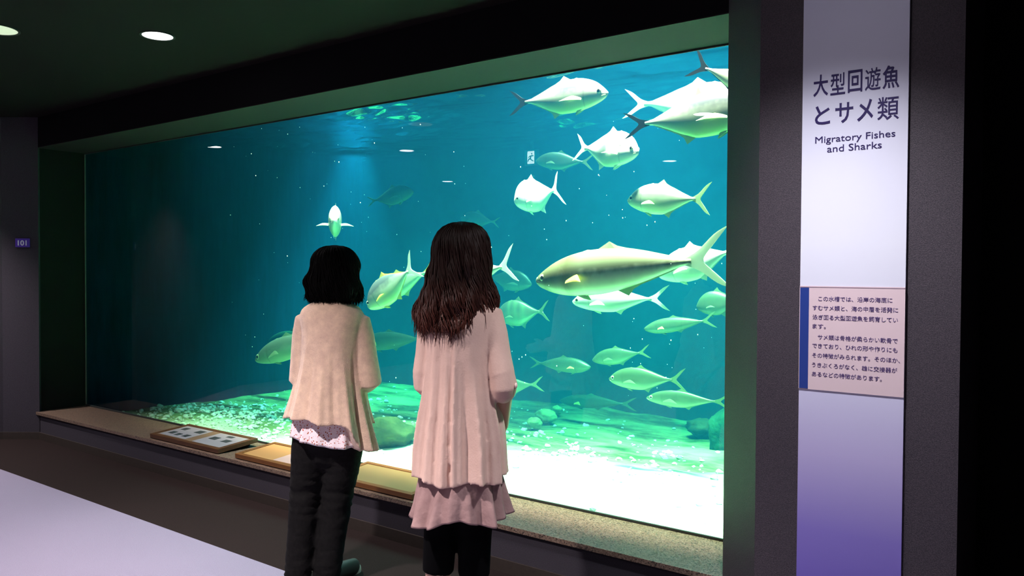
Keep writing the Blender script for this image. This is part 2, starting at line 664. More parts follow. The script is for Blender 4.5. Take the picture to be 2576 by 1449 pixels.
tag(sand, 'pale coral sand covering the bottom of the tank', 'sand', kind='stuff')

# coral rubble strewn over the sand
M_rub = mat('coral_rubble', (0.55, 0.58, 0.45), 0.95, color2=(0.85, 0.85, 0.78), noise_amt=0.15, noise_scale=14, spec=0.1)
gs = []
rr = random.Random(3)


def lump(c, r, seed, amp=0.35, nu=9, nv=6):
    v, f = ellipsoid_geo((0, 0, 0), (r, r * rr.uniform(0.7, 1.1), r * rr.uniform(0.5, 0.8)), nu, nv)
    out = []
    for p in v:
        q = p * (1 + amp * noise.noise(p / r * 1.1 + Vector((seed, seed * 0.7, 0))))
        out.append(q + Vector(c))
    return out, f


def rubble_at(x, y, r):
    gs.append(lump((x, y, sand_h(x, y) + r * 0.2), r, rr.uniform(0, 90), 0.75, 8, 5))


for k in range(1500):
    u = rr.random()
    if u < 0.62:
        x, y = rr.gauss(-5.9, 0.75), rr.gauss(4.1, 0.42)
    elif u < 0.8:
        x, y = rr.gauss(-3.2, 1.0), rr.gauss(4.9, 0.35)
    else:
        x, y = rr.uniform(-6.9, -1.0), rr.uniform(3.6, 6.4)
    if -7.0 < x < -0.85 and GY + 0.12 < y < BACKY - 0.1:
        rubble_at(x, y, rr.choice((0.007, 0.010, 0.013, 0.018, 0.026)))
v, f = merge_geo(gs)
tag(mk('coral_rubble', v, f, M_rub, None, False), 'white coral rubble scattered over the tank sand', 'rubble', kind='stuff')

# boulders
M_rock = mat('mossy_rock', (0.008, 0.022, 0.006), 0.95, color2=(0.06, 0.075, 0.03), noise_amt=0.2, noise_scale=7, spec=0.1, bump=1.0, bump_scale=25)
M_rockd = mat('dark_rock', (0.008, 0.04, 0.02), 0.95, color2=(0.02, 0.08, 0.035), noise_amt=0.2, noise_scale=9, spec=0.1, bump=1.0, bump_scale=25)
M_rockp = mat('pale_rock', (0.16, 0.24, 0.08), 0.95, color2=(0.34, 0.44, 0.18), noise_amt=0.2, noise_scale=12, spec=0.1, bump=1.0, bump_scale=25)


def rock(px, py, rx, ry, rz, m, label, seed, name='rock', z=SAND + 0.02):
    c = on_z(px, py, z)
    v, f = ellipsoid_geo((0, 0, 0), (rx, ry, rz), 30, 20)
    out = []
    for p in v:
        q = Vector((p.x / rx, p.y / ry, p.z / rz))
        k = 1 + 0.28 * noise.noise(q * 1.3 + Vector((seed, 0, seed))) + 0.12 * noise.noise(q * 3.4 + Vector((0, seed, 0))) + 0.05 * noise.noise(q * 8)
        out.append(p * k)
    o = mk(name, out, f, m, None, True)
    o.location = (c.x, c.y, z + rz * 0.35)
    tag(o, label, 'rock')
    return o


rock(970, 1106, 0.27, 0.15, 0.12, M_rock, 'mossy green boulder on the sand between the two women', 4.1)
rock(1836, 1112, 0.14, 0.16, 0.22, M_rockd, 'dark upright rock on the sand against the pillar side of the window', 9.2)
rock(1372, 1052, 0.10, 0.08, 0.06, M_rockp, 'pale lump of coral rock beside the long-haired woman, biggest of its cluster', 2.2)
rock(1344, 1068, 0.06, 0.05, 0.045, M_rockp, 'small pale stone at the foot of the coral rock cluster', 5.7)
rock(1402, 1036, 0.05, 0.05, 0.04, M_rockp, 'small pale stone behind the coral rock cluster', 7.7)
rock(1765, 1085, 0.13, 0.10, 0.08, M_rock, 'low mossy rock on the sand behind the dark upright rock', 6.3)

# water: a filled volume, and the rippled surface over it
wv, wf = box_geo(-7.098, -0.752, GY + 0.042, BACKY - 0.001, 0.0, SURF - 0.05)
wb = mk('tank_water', wv, wf, water_volume_mat())
tag(wb, 'clear blue green sea water that fills the tank', 'water', kind='stuff')
sv, sf = [], []
NXs, NYs = 400, 240
for j in range(NYs + 1):
    for i in range(NXs + 1):
        x = -7.095 + 6.34 * i / NXs
        y = GY + 0.05 + (BACKY - GY - 0.055) * j / NYs
        p = Vector((x * 2.2, y * 2.8, 0))
        sv.append((x, y, SURF + 0.018 * noise.noise(p) + 0.010 * noise.noise(p * 2.3 + Vector((4, 0, 2))) + 0.010 * max(0, noise.noise(p * 0.45 + Vector((9, 2, 0))) + 0.15) * 6 * noise.noise(Vector((x * 5, y * 13, 1)))))
for j in range(NYs):
    for i in range(NXs):
        a = j * (NXs + 1) + i
        sf.append((a, a + NXs + 1, a + NXs + 2, a + 1))
tag(mk('water_surface', sv, sf, surface_mat(), None, True), 'rippled underside of the water surface at the top of the tank', 'water', kind='stuff')

# drifting white specks
gs = []
M_speck = mat('white_speck', (0.9, 0.95, 0.9), 0.8)
for k in range(170):
    px, py = rr.uniform(560, 1820), rr.uniform(300, 1000)
    p = on_y(px, py, rr.uniform(GY + 0.15, 5.2))
    r = rr.choice((0.0014, 0.002, 0.003))
    gs.append(ellipsoid_geo(p, (r, r, r * 1.4), 6, 4))
v, f = merge_geo(gs)
tag(mk('drifting_specks', v, f, M_speck), 'tiny white particles drifting in the tank water', 'specks', kind='stuff')
# ------------------------------------------------------------------ fish
def fish_mat(name, back, flank, belly, band=None, line=None, rough=0.38, cut=0.05, soft=0.18, metal=0.15):
    m = bpy.data.materials.new(name)
    m.use_nodes = True
    nt = m.node_tree
    b = nt.nodes['Principled BSDF']
    b.inputs['Roughness'].default_value = rough
    b.inputs['Metallic'].default_value = metal
    uv = nt.nodes.new('ShaderNodeUVMap')
    sp = nt.nodes.new('ShaderNodeSeparateXYZ')
    nt.links.new(uv.outputs[0], sp.inputs[0])
    tc = nt.nodes.new('ShaderNodeTexCoord')
    n = nt.nodes.new('ShaderNodeTexNoise')
    n.inputs['Scale'].default_value = 22
    nt.links.new(tc.outputs['Object'], n.inputs['Vector'])
    ad = nt.nodes.new('ShaderNodeMath')
    ad.operation = 'MULTIPLY_ADD'
    ad.inputs[1].default_value = 0.22
    nt.links.new(n.outputs['Fac'], ad.inputs[0])
    nt.links.new(sp.outputs['Y'], ad.inputs[2])
    r = nt.nodes.new('ShaderNodeValToRGB')
    e = r.color_ramp.elements
    e[0].position = 0.2
    e[0].color = (*belly, 1)
    e[1].position = 0.56 + cut + soft
    e[1].color = (*back, 1)
    q = e.new(0.56 + cut - 0.04)
    q.color = (*flank, 1)
    nt.links.new(ad.outputs[0], r.inputs[0])
    col = r.outputs[0]

    def ramp_u(stops, other):
        nonlocal col
        rr_ = nt.nodes.new('ShaderNodeValToRGB')
        ee = rr_.color_ramp.elements
        ee[0].position, ee[0].color = stops[0][0], (stops[0][1],) * 3 + (1,)
        ee[1].position, ee[1].color = stops[-1][0], (stops[-1][1],) * 3 + (1,)
        for p, c in stops[1:-1]:
            x = ee.new(p)
            x.color = (c, c, c, 1)
        nt.links.new(sp.outputs['X'], rr_.inputs[0])
        mx = nt.nodes.new('ShaderNodeMix')
        mx.data_type = 'RGBA'
        nt.links.new(rr_.outputs[0], mx.inputs['Factor'])
        nt.links.new(col, mx.inputs[6])
        mx.inputs[7].default_value = (*other, 1)
        col = mx.outputs[2]
    # edge of the gill cover
    ramp_u([(0.235, 0), (0.25, 0.45), (0.262, 0.0)], tuple(c * 0.45 for c in flank))
    if band:
        ramp_u(band[0], band[1])
    nt.links.new(col, b.inputs['Base Color'])
    return m


FM = {  # green in the bellies stands in for light bounced off the sand
    'silver': fish_mat('silver_flank', (0.22, 0.27, 0.21), (0.36, 0.44, 0.30), (0.44, 0.54, 0.30)),
    'trevally': fish_mat('blue_backed_flank', (0.09, 0.105, 0.12), (0.36, 0.42, 0.34), (0.38, 0.55, 0.20), cut=0.10),
    'amber': fish_mat('amberjack_flank', (0.13, 0.15, 0.09), (0.40, 0.44, 0.32), (0.58, 0.66, 0.42), band=([(0.02, 0.45), (0.10, 0.85), (0.20, 0.6), (0.27, 0.85), (0.37, 0.0)], (0.07, 0.07, 0.03)), cut=0.0, soft=0.12),
    'white': fish_mat('bright_silver_flank', (0.60, 0.62, 0.62), (0.70, 0.76, 0.66), (0.55, 0.68, 0.42)),
    'barred': fish_mat('barred_flank', (0.05, 0.085, 0.05), (0.09, 0.13, 0.065), (0.12, 0.17, 0.08), band=([(0.30, 0), (0.36, 0.6), (0.42, 0.0), (0.50, 0.6), (0.57, 0.0), (0.66, 0.6), (0.74, 0.0)], (0.10, 0.2, 0.08))),
    'green': fish_mat('hazed_flank', (0.035, 0.065, 0.03), (0.06, 0.095, 0.045), (0.10, 0.135, 0.06)),  # dim green copy for far fish, water haze put into the skin
}
def fin_mat(name, color):
    m = mat(name, color, 0.5)
    nt = m.node_tree
    b = nt.nodes['Principled BSDF']
    t = nt.nodes.new('ShaderNodeBsdfTranslucent')
    t.inputs[0].default_value = (*[min(1, c * 1.2) for c in color], 1)
    x = nt.nodes.new('ShaderNodeMixShader')
    x.inputs[0].default_value = 0.45
    out = [q for q in nt.nodes if q.type == 'OUTPUT_MATERIAL'][0]
    nt.links.new(b.outputs[0], x.inputs[1])
    nt.links.new(t.outputs[0], x.inputs[2])
    nt.links.new(x.outputs[0], out.inputs[0])
    return m


FIN_HAZED = fin_mat('hazed_fin', (0.12, 0.20, 0.09))  # fins of the far fish, dimmed by painted haze
FIN_DARK = fin_mat('dark_fin', (0.010, 0.014, 0.014))
FIN_PALE = fin_mat('pale_fin', (0.75, 0.82, 0.70))
FIN_YEL = fin_mat('yellow_fin', (0.70, 0.68, 0.16))
FIN_GREY = fin_mat('grey_green_fin', (0.40, 0.52, 0.32))
M_eye = mat('fish_eye_black', (0.01, 0.01, 0.01), 0.15)
M_iris = mat('fish_eye_ring', (0.55, 0.55, 0.35), 0.3)

PROF = {
    # t, top, bottom (fractions of half height), width (fraction of half height)
    'trev': [(0, 0.02, -0.10, 0.03), (0.02, 0.14, -0.26, 0.12), (0.06, 0.36, -0.42, 0.22), (0.13, 0.66, -0.60, 0.33), (0.24, 0.92, -0.80, 0.40), (0.38, 1.04, -0.95, 0.42), (0.52, 0.98, -0.98, 0.38),
             (0.66, 0.74, -0.76, 0.30), (0.80, 0.40, -0.42, 0.19), (0.91, 0.17, -0.17, 0.11), (1.0, 0.09, -0.09, 0.07)],
    'amber': [(0, -0.02, -0.16, 0.05), (0.02, 0.12, -0.34, 0.20), (0.07, 0.36, -0.56, 0.38), (0.15, 0.66, -0.80, 0.54), (0.27, 0.92, -0.97, 0.62), (0.42, 1.02, -1.0, 0.64), (0.58, 0.92, -0.88, 0.56),
              (0.73, 0.66, -0.62, 0.41), (0.86, 0.36, -0.34, 0.24), (0.94, 0.18, -0.17, 0.15), (1.0, 0.12, -0.12, 0.12)],
}


def fin(name, outline, parent, m, thick, y=0.0, roll=0.0, yaw=0.0, at=(0, 0, 0)):
    """blade with a thick root and a sharp edge from an outline in x, z (metres)"""
    n = len(outline)
    cx = sum(p[0] for p in outline) / n
    cz = sum(p[1] for p in outline) / n
    v = []
    for s in (-1, 1):
        v += [(p[0], s * thick * 0.12, p[1]) for p in outline]
        v += [(cx + (p[0] - cx) * 0.55, s * thick * 0.5, cz + (p[1] - cz) * 0.55) for p in outline]
        v.append((cx, s * thick * 0.55, cz))
    f = []
    k = 2 * n + 1
    for i in range(n):
        j = (i + 1) % n
        f.append((i, j, n + j, n + i))
        f.append((n + i, n + j, 2 * n))
        f.append((k + j, k + i, k + n + i, k + n + j))
        f.append((k + n + j, k + n + i, k + 2 * n))
        f.append((j, i, k + i, k + j))
    M = Matrix.Translation(Vector(at)) @ Matrix.Rotation(yaw, 4, 'Z') @ Matrix.Rotation(roll, 4, 'X')
    v = [M @ Vector(p) for p in v]
    return mk(name, v, f, m, parent, False)


def smooth_outline(ctrl, per=4):
    """closed Catmull-Rom through the control points; a repeated point stays a corner"""
    out = []
    n = len(ctrl)
    for i in range(n):
        p0, p1, p2, p3 = (Vector(ctrl[(i + k - 1) % n]) for k in range(4))
        if (p2 - p1).length < 1e-9:
            continue
        for s in range(per):
            t = s / per
            out.append(0.5 * ((2 * p1) + (p2 - p0) * t + (2 * p0 - 5 * p1 + 4 * p2 - p3) * t * t + (3 * p1 - p0 - 3 * p2 + p3) * t ** 3))
    return [(p.x, p.y) for p in out]


def make_fish(label, kind, skin, nose, tail, Yn, Yt, hpx, tspan, fins='pale', bend=0.0, group=None, tail_tilt=0.0, tailf=None, roll=0.0, near=True, pect=0.22, up=(0, 0, 1)):
    pn = on_y(nose[0], nose[1], Yn)
    pt = on_y(tail[0], tail[1], Yt)
    L = (pn - pt).length
    zc = ((pn + pt) / 2 - CAM).dot(FW)
    H = hpx * zc / F
    ts = tspan * zc / F
    X = (pn - pt).normalized()
    Zu = Vector(up)
    Zu = (Zu - X * Zu.dot(X)).normalized()
    Yv = Zu.cross(X)
    Mx = Matrix(((X.x, Yv.x, Zu.x, 0), (X.y, Yv.y, Zu.y, 0), (X.z, Yv.z, Zu.z, 0), (0, 0, 0, 1)))
    Mx = Matrix.Translation((pn + pt) / 2) @ Mx @ Matrix.Rotation(roll, 4, 'X')
    root = empty('fish')
    root.matrix_world = Mx
    tag(root, label, 'fish', group)
    fm = {'pale': FIN_PALE, 'dark': FIN_DARK, 'yellow': FIN_YEL, 'grey': FIN_GREY if skin not in ('green', 'barred') else FIN_HAZED}
    tm = fm[tailf or fins]
    fm = fm[fins]
    prof = PROF[kind]
    BL = 0.84
    N, K = (40, 28) if near else (24, 18)

    def sway(x):                                        # sideways bend towards the tail, x in [-L/2, L/2]
        u = max(0.0, (0.15 * L - x) / L)
        return bend * L * u * u * 1.6

    rings, uvs = [], []
    for i in range(N + 1):
        t = (i / N) ** 1.15
        top, bot, wd = interp(prof, t)
        hc, hh = (top + bot) / 4 * H, (top - bot) / 4 * H
        ww = wd * H / 2
        x = L / 2 - t * BL * L
        ring, ur = [], []
        for k in range(K):
            a = 2 * pi * k / K
            sy, sz = sin(a), cos(a)
            fl = abs(sz) ** 0.9 * (1 if sz > 0 else -1)
            pinch = 1 - 0.25 * max(0, abs(sz) - 0.5)
            ring.append(Vector((x, ww * sy * pinch + sway(x), hc + hh * fl)))
            ur.append((t, 0.5 + 0.5 * (hc + hh * fl) / (0.5 * H)))
        rings.append(ring)
        uvs.append(ur)
    v, f = ring_mesh(rings)
    body = mk('body', v, f, FM[skin], root, True)
    uvl = body.data.uv_layers.new(name='UVMap')
    flat = [q for r_ in uvs for q in r_]
    for lp in body.data.loops:
        uvl.data[lp.index].uv = flat[lp.vertex_index]
    # tail
    xr = L / 2 - 0.82 * L
    h = ts / 2
    tl = -L / 2 - xr
    rt = 0.05 * H
    o = smooth_outline([(0.02 * L, rt), (0.02 * L, rt), (tl * 0.30, h * 0.34), (tl * 0.72, h * 0.80), (tl * 1.08, h * 1.03), (tl * 1.08, h * 1.03), (tl * 0.72, h * 0.52), (tl * 0.46, h * 0.16), (tl * 0.40, 0),
                        (tl * 0.46, -h * 0.16), (tl * 0.72, -h * 0.52), (tl * 1.05, -h * 1.0), (tl * 1.05, -h * 1.0), (tl * 0.72, -h * 0.80), (tl * 0.30, -h * 0.34), (0.02 * L, -rt), (0.02 * L, -rt)], 4)
    o = [(p[0], p[1]) for p in o]
    # built as a strip so that the deep fork keeps its shape
    n = len(o)
    vv, ff = [], []
    th = max(0.004, 0.05 * H)
    for s in (-1, 1):
        for p in o:
            edge = min(1, abs(p[0] / tl)) if p[0] < 0 else 0
            vv.append((xr + p[0], s * th * 0.5 * (1 - 0.85 * edge) + sway(xr + p[0]) + tail_tilt * p[0], p[1]))
    ff.append(tuple(range(n)))
    ff.append(tuple(range(n, 2 * n))[::-1])
    for i in range(n):
        j = (i + 1) % n
        ff.append((j, i, n + i, n + j))
    tf = mk('tail_fin', vv, ff, tm, root)
    bm = bmesh.new()
    bm.from_mesh(tf.data)
    bmesh.ops.triangulate(bm, faces=[q for q in bm.faces if len(q.verts) > 4])
    bmesh.ops.recalc_face_normals(bm, faces=bm.faces)
    bm.to_mesh(tf.data)
    bm.free()

    def zt(t, s):
        top, bot, wd = interp(prof, t)
        return (top if s > 0 else bot) * H / 2 * 0.97

    # second dorsal and anal: low long fins with a raised front lobe
    for s, nm, t0, t1, lobe in ((1, 'dorsal_fin', 0.44, 0.93, 0.12), (-1, 'anal_fin', 0.55, 0.93, 0.13)):
        pts = []
        up_, dn_ = [], []
        for i in range(9):
            t = t0 + (t1 - t0) * i / 8
            x = L / 2 - t * BL * L
            u = i / 8
            hgt = (lobe * exp(-((u - 0.13) / 0.10) ** 2) + 0.045 * (1 - u * 0.6)) * H * (0 if i in (0, 8) else 1)
            up_.append((x - hgt * 0.55, zt(t, s) + s * hgt))
            dn_.append((x, zt(t, s) - s * 0.03 * H))
        vv, ff = [], []
        for q, (a, b) in enumerate(zip(up_, dn_)):
            y0 = sway(b[0])
            vv += [(a[0], y0, a[1]), (b[0], y0 + 0.018 * H, b[1]), (b[0], y0 - 0.018 * H, b[1])]
        for q in range(8):
            a = q * 3
            ff += [(a, a + 1, a + 4, a + 3), (a, a + 3, a + 5, a + 2), (a + 1, a + 2, a + 5, a + 4)]
        mk(nm, vv, ff, fm, root)
    if near:
        # small first dorsal
        x = L / 2 - 0.36 * BL * L
        fin('first_dorsal_fin', [(x + 0.04 * L, zt(0.32, 1)), (x - 0.015 * L, zt(0.36, 1) + 0.035 * H), (x - 0.05 * L, zt(0.41, 1))], root, fm, 0.02 * H)
    for s in (-1, 1):
        wd = interp(prof, 0.27)[2] * H / 2
        pl = (0.20 if kind == 'trev' else 0.11) * L
        o = smooth_outline([(0, 0.022 * L), (0, 0.022 * L), (-pl * 0.5, 0.03 * L), (-pl, -0.02 * L), (-pl, -0.02 * L), (-pl * 0.5, -0.012 * L), (0, -0.018 * L), (0, -0.018 * L)], 3)
        fin('pectoral_fin', o, root, FIN_YEL if kind == 'amber' else fm, 0.02 * H, at=(L / 2 - 0.27 * BL * L, s * wd * 0.96 + sway(L * 0.2), -0.12 * H), yaw=-s * pect, roll=s * 0.5)
        fin('pelvic_fin', [(0.02 * L, 0.0), (-0.02 * L, -0.10 * H), (-0.055 * L, -0.15 * H), (-0.03 * L, 0.0)], root, fm, 0.02 * H, at=(L / 2 - 0.31 * BL * L, s * 0.06 * H, zt(0.3, -1) + 0.01 * H), roll=-s * 0.3)
        if near:
            te = 0.085
            we = interp(prof, te)[2] * H / 2
            er = (0.030 if kind == 'trev' else 0.022) * (H * 2.4 + L) / 2
            ez = 0.05 * H if kind == 'trev' else 0.0
            g = ellipsoid_geo((L / 2 - te * BL * L, s * (we * 0.93), ez), (er, er * 0.35, er), 14, 8)
            e = mk('eye', g[0], g[1], M_iris, root, True)
            g = ellipsoid_geo((L / 2 - te * BL * L, s * (we * 0.93 + er * 0.14), ez), (er * 0.66, er * 0.3, er * 0.66), 12, 8)
            mk('pupil', g[0], g[1], M_eye, e, True)
            # mouth cleft
            g = tube_geo([((L / 2 - 0.004 * L, 0, -0.045 * H), 0.004 * L), ((L / 2 - 0.025 * L, s * interp(prof, 0.03)[2] * H / 2 * 0.97, -0.075 * H), 0.004 * L), ((L / 2 - 0.05 * L, s * interp(prof, 0.06)[2] * H / 2 * 0.98, -0.10 * H), 0.002 * L)], 6)
            mk('mouth', g[0], g[1], FIN_DARK if kind == 'amber' else FIN_GREY, root, True)
    return root


G1 = 'fish swimming in the tank'
for a in [
    # label, kind, skin, nose, tail, Yn, Yt, body px, tail px, options
    ('silver trevally with dark tail at the top of the tank, swimming toward the pillar', 'trev', 'trevally', (1530, 232), (1288, 262), 3.95, 3.95, 84, 66, dict(fins='grey', tailf='dark', group=G1, bend=-0.04)),
    ('bright white-backed trevally high beside the pillar, behind a larger dark-tailed one', 'trev', 'white', (1905, 258), (1572, 262), 4.35, 4.35, 100, 76, dict(fins='pale', group=G1)),
    ('large grey trevally with dark tail high beside the pillar, in front of a white-backed one', 'trev', 'trevally', (1925, 268), (1572, 318), 3.85, 3.85, 112, 70, dict(fins='grey', tailf='dark', group=G1)),
    ('dark-tailed trevally topmost beside the pillar, only its tail half in view', 'trev', 'trevally', (1985, 250), (1738, 158), 3.9, 3.9, 66, 76, dict(fins='dark', group=G1)),
    ('bright white deep-bodied trevally below the top row, swimming toward the pillar', 'trev', 'white', (1607, 380), (1448, 371), 3.95, 4.1, 90, 70, dict(fins='pale', group=G1, roll=-0.12)),
    ('faint hazed fish just behind the tail of the white deep-bodied trevally', 'trev', 'green', (1348, 404), (1492, 408), 4.9, 4.9, 44, 40, dict(fins='grey', group=G1, near=False)),
    ('pale deep-bodied trevally with head low and tail raised, below the exit sign reflection', 'trev', 'white', (1293, 506), (1412, 474), 4.2, 4.4, 84, 86, dict(fins='pale', group=G1, bend=0.10, tail_tilt=0.2)),
    ('pale green trevally beside the pillar, facing the women, above the large amberjack', 'trev', 'silver', (1579, 503), (1786, 500), 4.0, 3.95, 78, 80, dict(fins='grey', group=G1)),
    ('faint green fish above the gap between the two women', 'trev', 'green', (1040, 482), (925, 508), 5.3, 5.3, 46, 26, dict(fins='grey', group=G1, near=False)),
    ('small faint green fish just above the long-haired woman\'s head', 'trev', 'green', (1158, 548), (1256, 560), 5.7, 5.7, 40, 26, dict(fins='grey', group=G1, near=False)),
    ('pale blue trevally diving head down between the two women', 'trev', 'trevally', (925, 772), (1050, 664), 4.0, 4.05, 76, 78, dict(fins='yellow', tailf='pale', group=G1, bend=0.03)),
    ('pale trevally half hidden behind the diving one and the long hair', 'trev', 'silver', (935, 748), (1100, 672), 4.5, 4.5, 62, 60, dict(fins='yellow', group=G1)),
    ('pale amberjack mostly hidden behind the long-haired woman, tail past her shoulder', 'amber', 'silver', (1105, 720), (1296, 661), 4.0, 3.95, 62, 92, dict(fins='pale', group=G1)),
    ('faint green fish behind the tail that shows past the long-haired woman', 'trev', 'green', (1338, 714), (1215, 694), 5.3, 5.3, 52, 40, dict(fins='grey', group=G1, near=False)),
    ('largest fish, a long amberjack with yellow pectoral fin swimming away from the pillar', 'amber', 'amber', (1349, 702), (1830, 647), 3.72, 3.62, 116, 142, dict(fins='grey', tailf='pale', group=G1)),
    ('white trevally partly behind the tail of the large amberjack', 'trev', 'white', (1655, 690), (1870, 622), 4.2, 4.15, 88, 70, dict(fins='pale', group=G1)),
    ('bright white fish swimming just below the large amberjack', 'trev', 'white', (1440, 758), (1682, 750), 4.25, 4.2, 62, 62, dict(fins='pale', group=G1)),
    ('dim green fish with dark bars beside the long-haired woman\'s shoulder', 'trev', 'barred', (1250, 792), (1380, 782), 4.9, 4.9, 66, 52, dict(fins='grey', group=G1)),
    ('faint green fish against the pillar edge below the amberjack\'s tail', 'trev', 'green', (1752, 770), (1880, 752), 5.0, 5.0, 62, 50, dict(fins='grey', group=G1, near=False)),
    ('dim green slender fish below the bright white fish near the pillar', 'amber', 'green', (1620, 826), (1800, 804), 4.9, 4.9, 38, 40, dict(fins='grey', group=G1, near=False)),
    ('dim green fish low in the tank, topmost of the low group, tail toward the pillar', 'trev', 'green', (1490, 905), (1634, 884), 5.0, 5.0, 42, 34, dict(fins='grey', group=G1, near=False)),
    ('dim green slender fish low in the tank that faces toward the pillar', 'amber', 'green', (1486, 922), (1334, 912), 5.2, 5.2, 38, 30, dict(fins='grey', group=G1, near=False)),
    ('pale green trevally with forked tail, largest of the low group near the pillar', 'trev', 'green', (1532, 952), (1724, 956), 4.6, 4.6, 56, 56, dict(fins='grey', group=G1)),
    ('pale green fish lowest beside the pillar, just above the sand', 'trev', 'green', (1626, 1000), (1838, 1012), 4.7, 4.7, 42, 40, dict(fins='grey', group=G1)),
    ('green fish beside the long-haired woman\'s elbow, only its tail half in view', 'trev', 'green', (1215, 975), (1366, 966), 4.8, 4.8, 46, 38, dict(fins='grey', group=G1)),
    ('pale green fish with bright snout half hidden behind the short-haired woman\'s arm', 'trev', 'silver', (642, 905), (845, 830), 4.3, 4.3, 62, 56, dict(fins='grey', group=G1)),
    ('faint green fish above the one with the bright snout, by the short-haired woman', 'trev', 'green', (672, 862), (830, 850), 5.2, 5.2, 50, 40, dict(fins='grey', group=G1, near=False)),
    ('dim green fish between the two women at elbow height', 'amber', 'green', (905, 862), (1085, 850), 4.9, 4.9, 46, 40, dict(fins='grey', group=G1)),
    ('very faint green fish gliding just over the far sand', 'amber', 'green', (1408, 1006), (1600, 1018), 5.9, 5.9, 34, 34, dict(fins='grey', group=G1, near=False)),
    ('white fish turned head-on to the window above the short-haired woman', 'trev', 'white', (840, 553), (849, 566), 4.05, 4.4, 76, 60, dict(fins='pale', group=G1, pect=1.25)),
]:
    make_fish(*a[:9], **a[9])
# ------------------------------------------------------------------ lamps of the aisle, and a speaker disc given a glow
M_lamp = mat('lamp_diffuser', (0.9, 0.9, 0.9), 0.5, emit=(1.0, 0.97, 0.98), emit_s=22.0)
M_speakerglow = mat('glowing_speaker_cover', (0.75, 0.78, 0.62), 0.6, emit=(0.80, 0.85, 0.62), emit_s=0.62)  # glow added to a speaker cover that is no lamp
M_trimring = mat('lamp_trim_ring', (0.02, 0.02, 0.022), 0.5)


def disc_geo(c, r, z0, z1, n=40, r2=None):
    r2 = r if r2 is None else r2
    rings = [[Vector((c[0] + r * cos(2 * pi * k / n), c[1] + r * sin(2 * pi * k / n), z0)) for k in range(n)],
             [Vector((c[0] + r2 * cos(2 * pi * k / n), c[1] + r2 * sin(2 * pi * k / n), z1)) for k in range(n)]]
    return ring_mesh(rings)


def annulus_geo(c, ra, rb, z0, z1, n=40):
    P = []
    for r, z in ((ra, z0), (rb, z0), (rb, z1), (ra, z1)):
        P.append([Vector((c[0] + r * cos(2 * pi * k / n), c[1] + r * sin(2 * pi * k / n), z)) for k in range(n)])
    P.append(P[0])
    return ring_mesh(P, False)


def downlight(x, y, label, watts=0.0, cone=112, r=0.075, dim=False, tilt=(0, 0), col=(1.0, 0.90, 0.93)):  # dim: the speaker disc with its added glow, no lamp
    root = empty('ceiling_downlight', (x, y, CEIL))
    tag(root, label, 'ceiling light', 'round downlights in the aisle ceiling')
    v, f = disc_geo((0, 0), r, -0.004, -0.0005)
    mk('diffuser', v, f, M_speakerglow if dim else M_lamp, root)
    v, f = annulus_geo((0, 0), r + 0.001, r + 0.012, -0.006, -0.0005)
    mk('trim_ring', v, f, M_trimring, root)
    if watts:
        s = spot('lamp_beam', (x, y, CEIL - 0.015), (x + tilt[0], y + tilt[1], 0), watts, cone, 0.85, col, r * 0.8)
        mw = s.matrix_world.copy()
        s.parent = root
        s.location = Vector(s.location) - Vector((x, y, CEIL))


DW = 360
downlight(-4.02, 2.29, 'glowing white round downlight in the ceiling in front of the window', DW)
downlight(-7.15, 2.02, 'round downlight in the ceiling close to the 101 plaque wall', 330, cone=84)
downlight(-0.72, 2.10, 'round downlight in the ceiling above the title panel on the pillar', DW * 0.62, cone=104, col=(0.93, 0.92, 1.0))
downlight(-4.60, 1.74, 'pale round speaker disc in the ceiling at the frame edge, with added glow', 0, r=0.10, dim=True)  # ceiling speaker built like a downlight, lit by its own added glow
downlight(-5.72, 0.74, 'round downlight in the second ceiling row, mirrored over the gap between the women', DW, col=(0.97, 0.92, 1.0))
downlight(-2.49, 0.80, 'round downlight in the second ceiling row behind the long-haired woman', DW * 2.1)
downlight(-3.83, -1.45, 'round downlight in the third ceiling row, mirrored near the pillar', DW)
downlight(-7.2, -1.6, 'round downlight in the third ceiling row, mirrored faintly beside the green fish', DW * 0.5)
downlight(-0.6, 0.2, 'round downlight in the ceiling above the photographer', DW * 0.8, col=(0.96, 0.90, 1.0))

# ------------------------------------------------------------------ exit sign (seen as a reflection in the pane)
ex = empty('exit_sign', (-4.36, 0.45, 2.49))
tag(ex, 'small square green and white emergency exit sign hanging from the ceiling', 'exit sign')
M_exw = mat('exit_sign_white', (0.9, 0.95, 0.92), 0.4, emit=(0.80, 1.0, 0.92), emit_s=16)
M_exg = mat('exit_sign_green', (0.0, 0.25, 0.15), 0.4, emit=(0.0, 0.35, 0.22), emit_s=2.0)
M_exb = mat('exit_sign_housing', (0.5, 0.5, 0.5), 0.4)
box('housing', -0.075, 0.075, -0.02, 0.012, -0.075, 0.075, M_exb, ex, 0.003)
box('hanger', -0.012, 0.012, -0.012, 0.008, 0.0755, 0.149, M_exb, ex)
box('face', -0.069, 0.069, 0.0125, 0.015, -0.069, 0.069, M_exg, ex)
box('doorway', -0.040, 0.040, 0.0151, 0.0165, -0.060, 0.060, M_exw, ex)
rg = []
def limb(a, b, r):
    return tube_geo([((a[0], 0, a[1]), r), ((b[0], 0, b[1]), r)], 8)
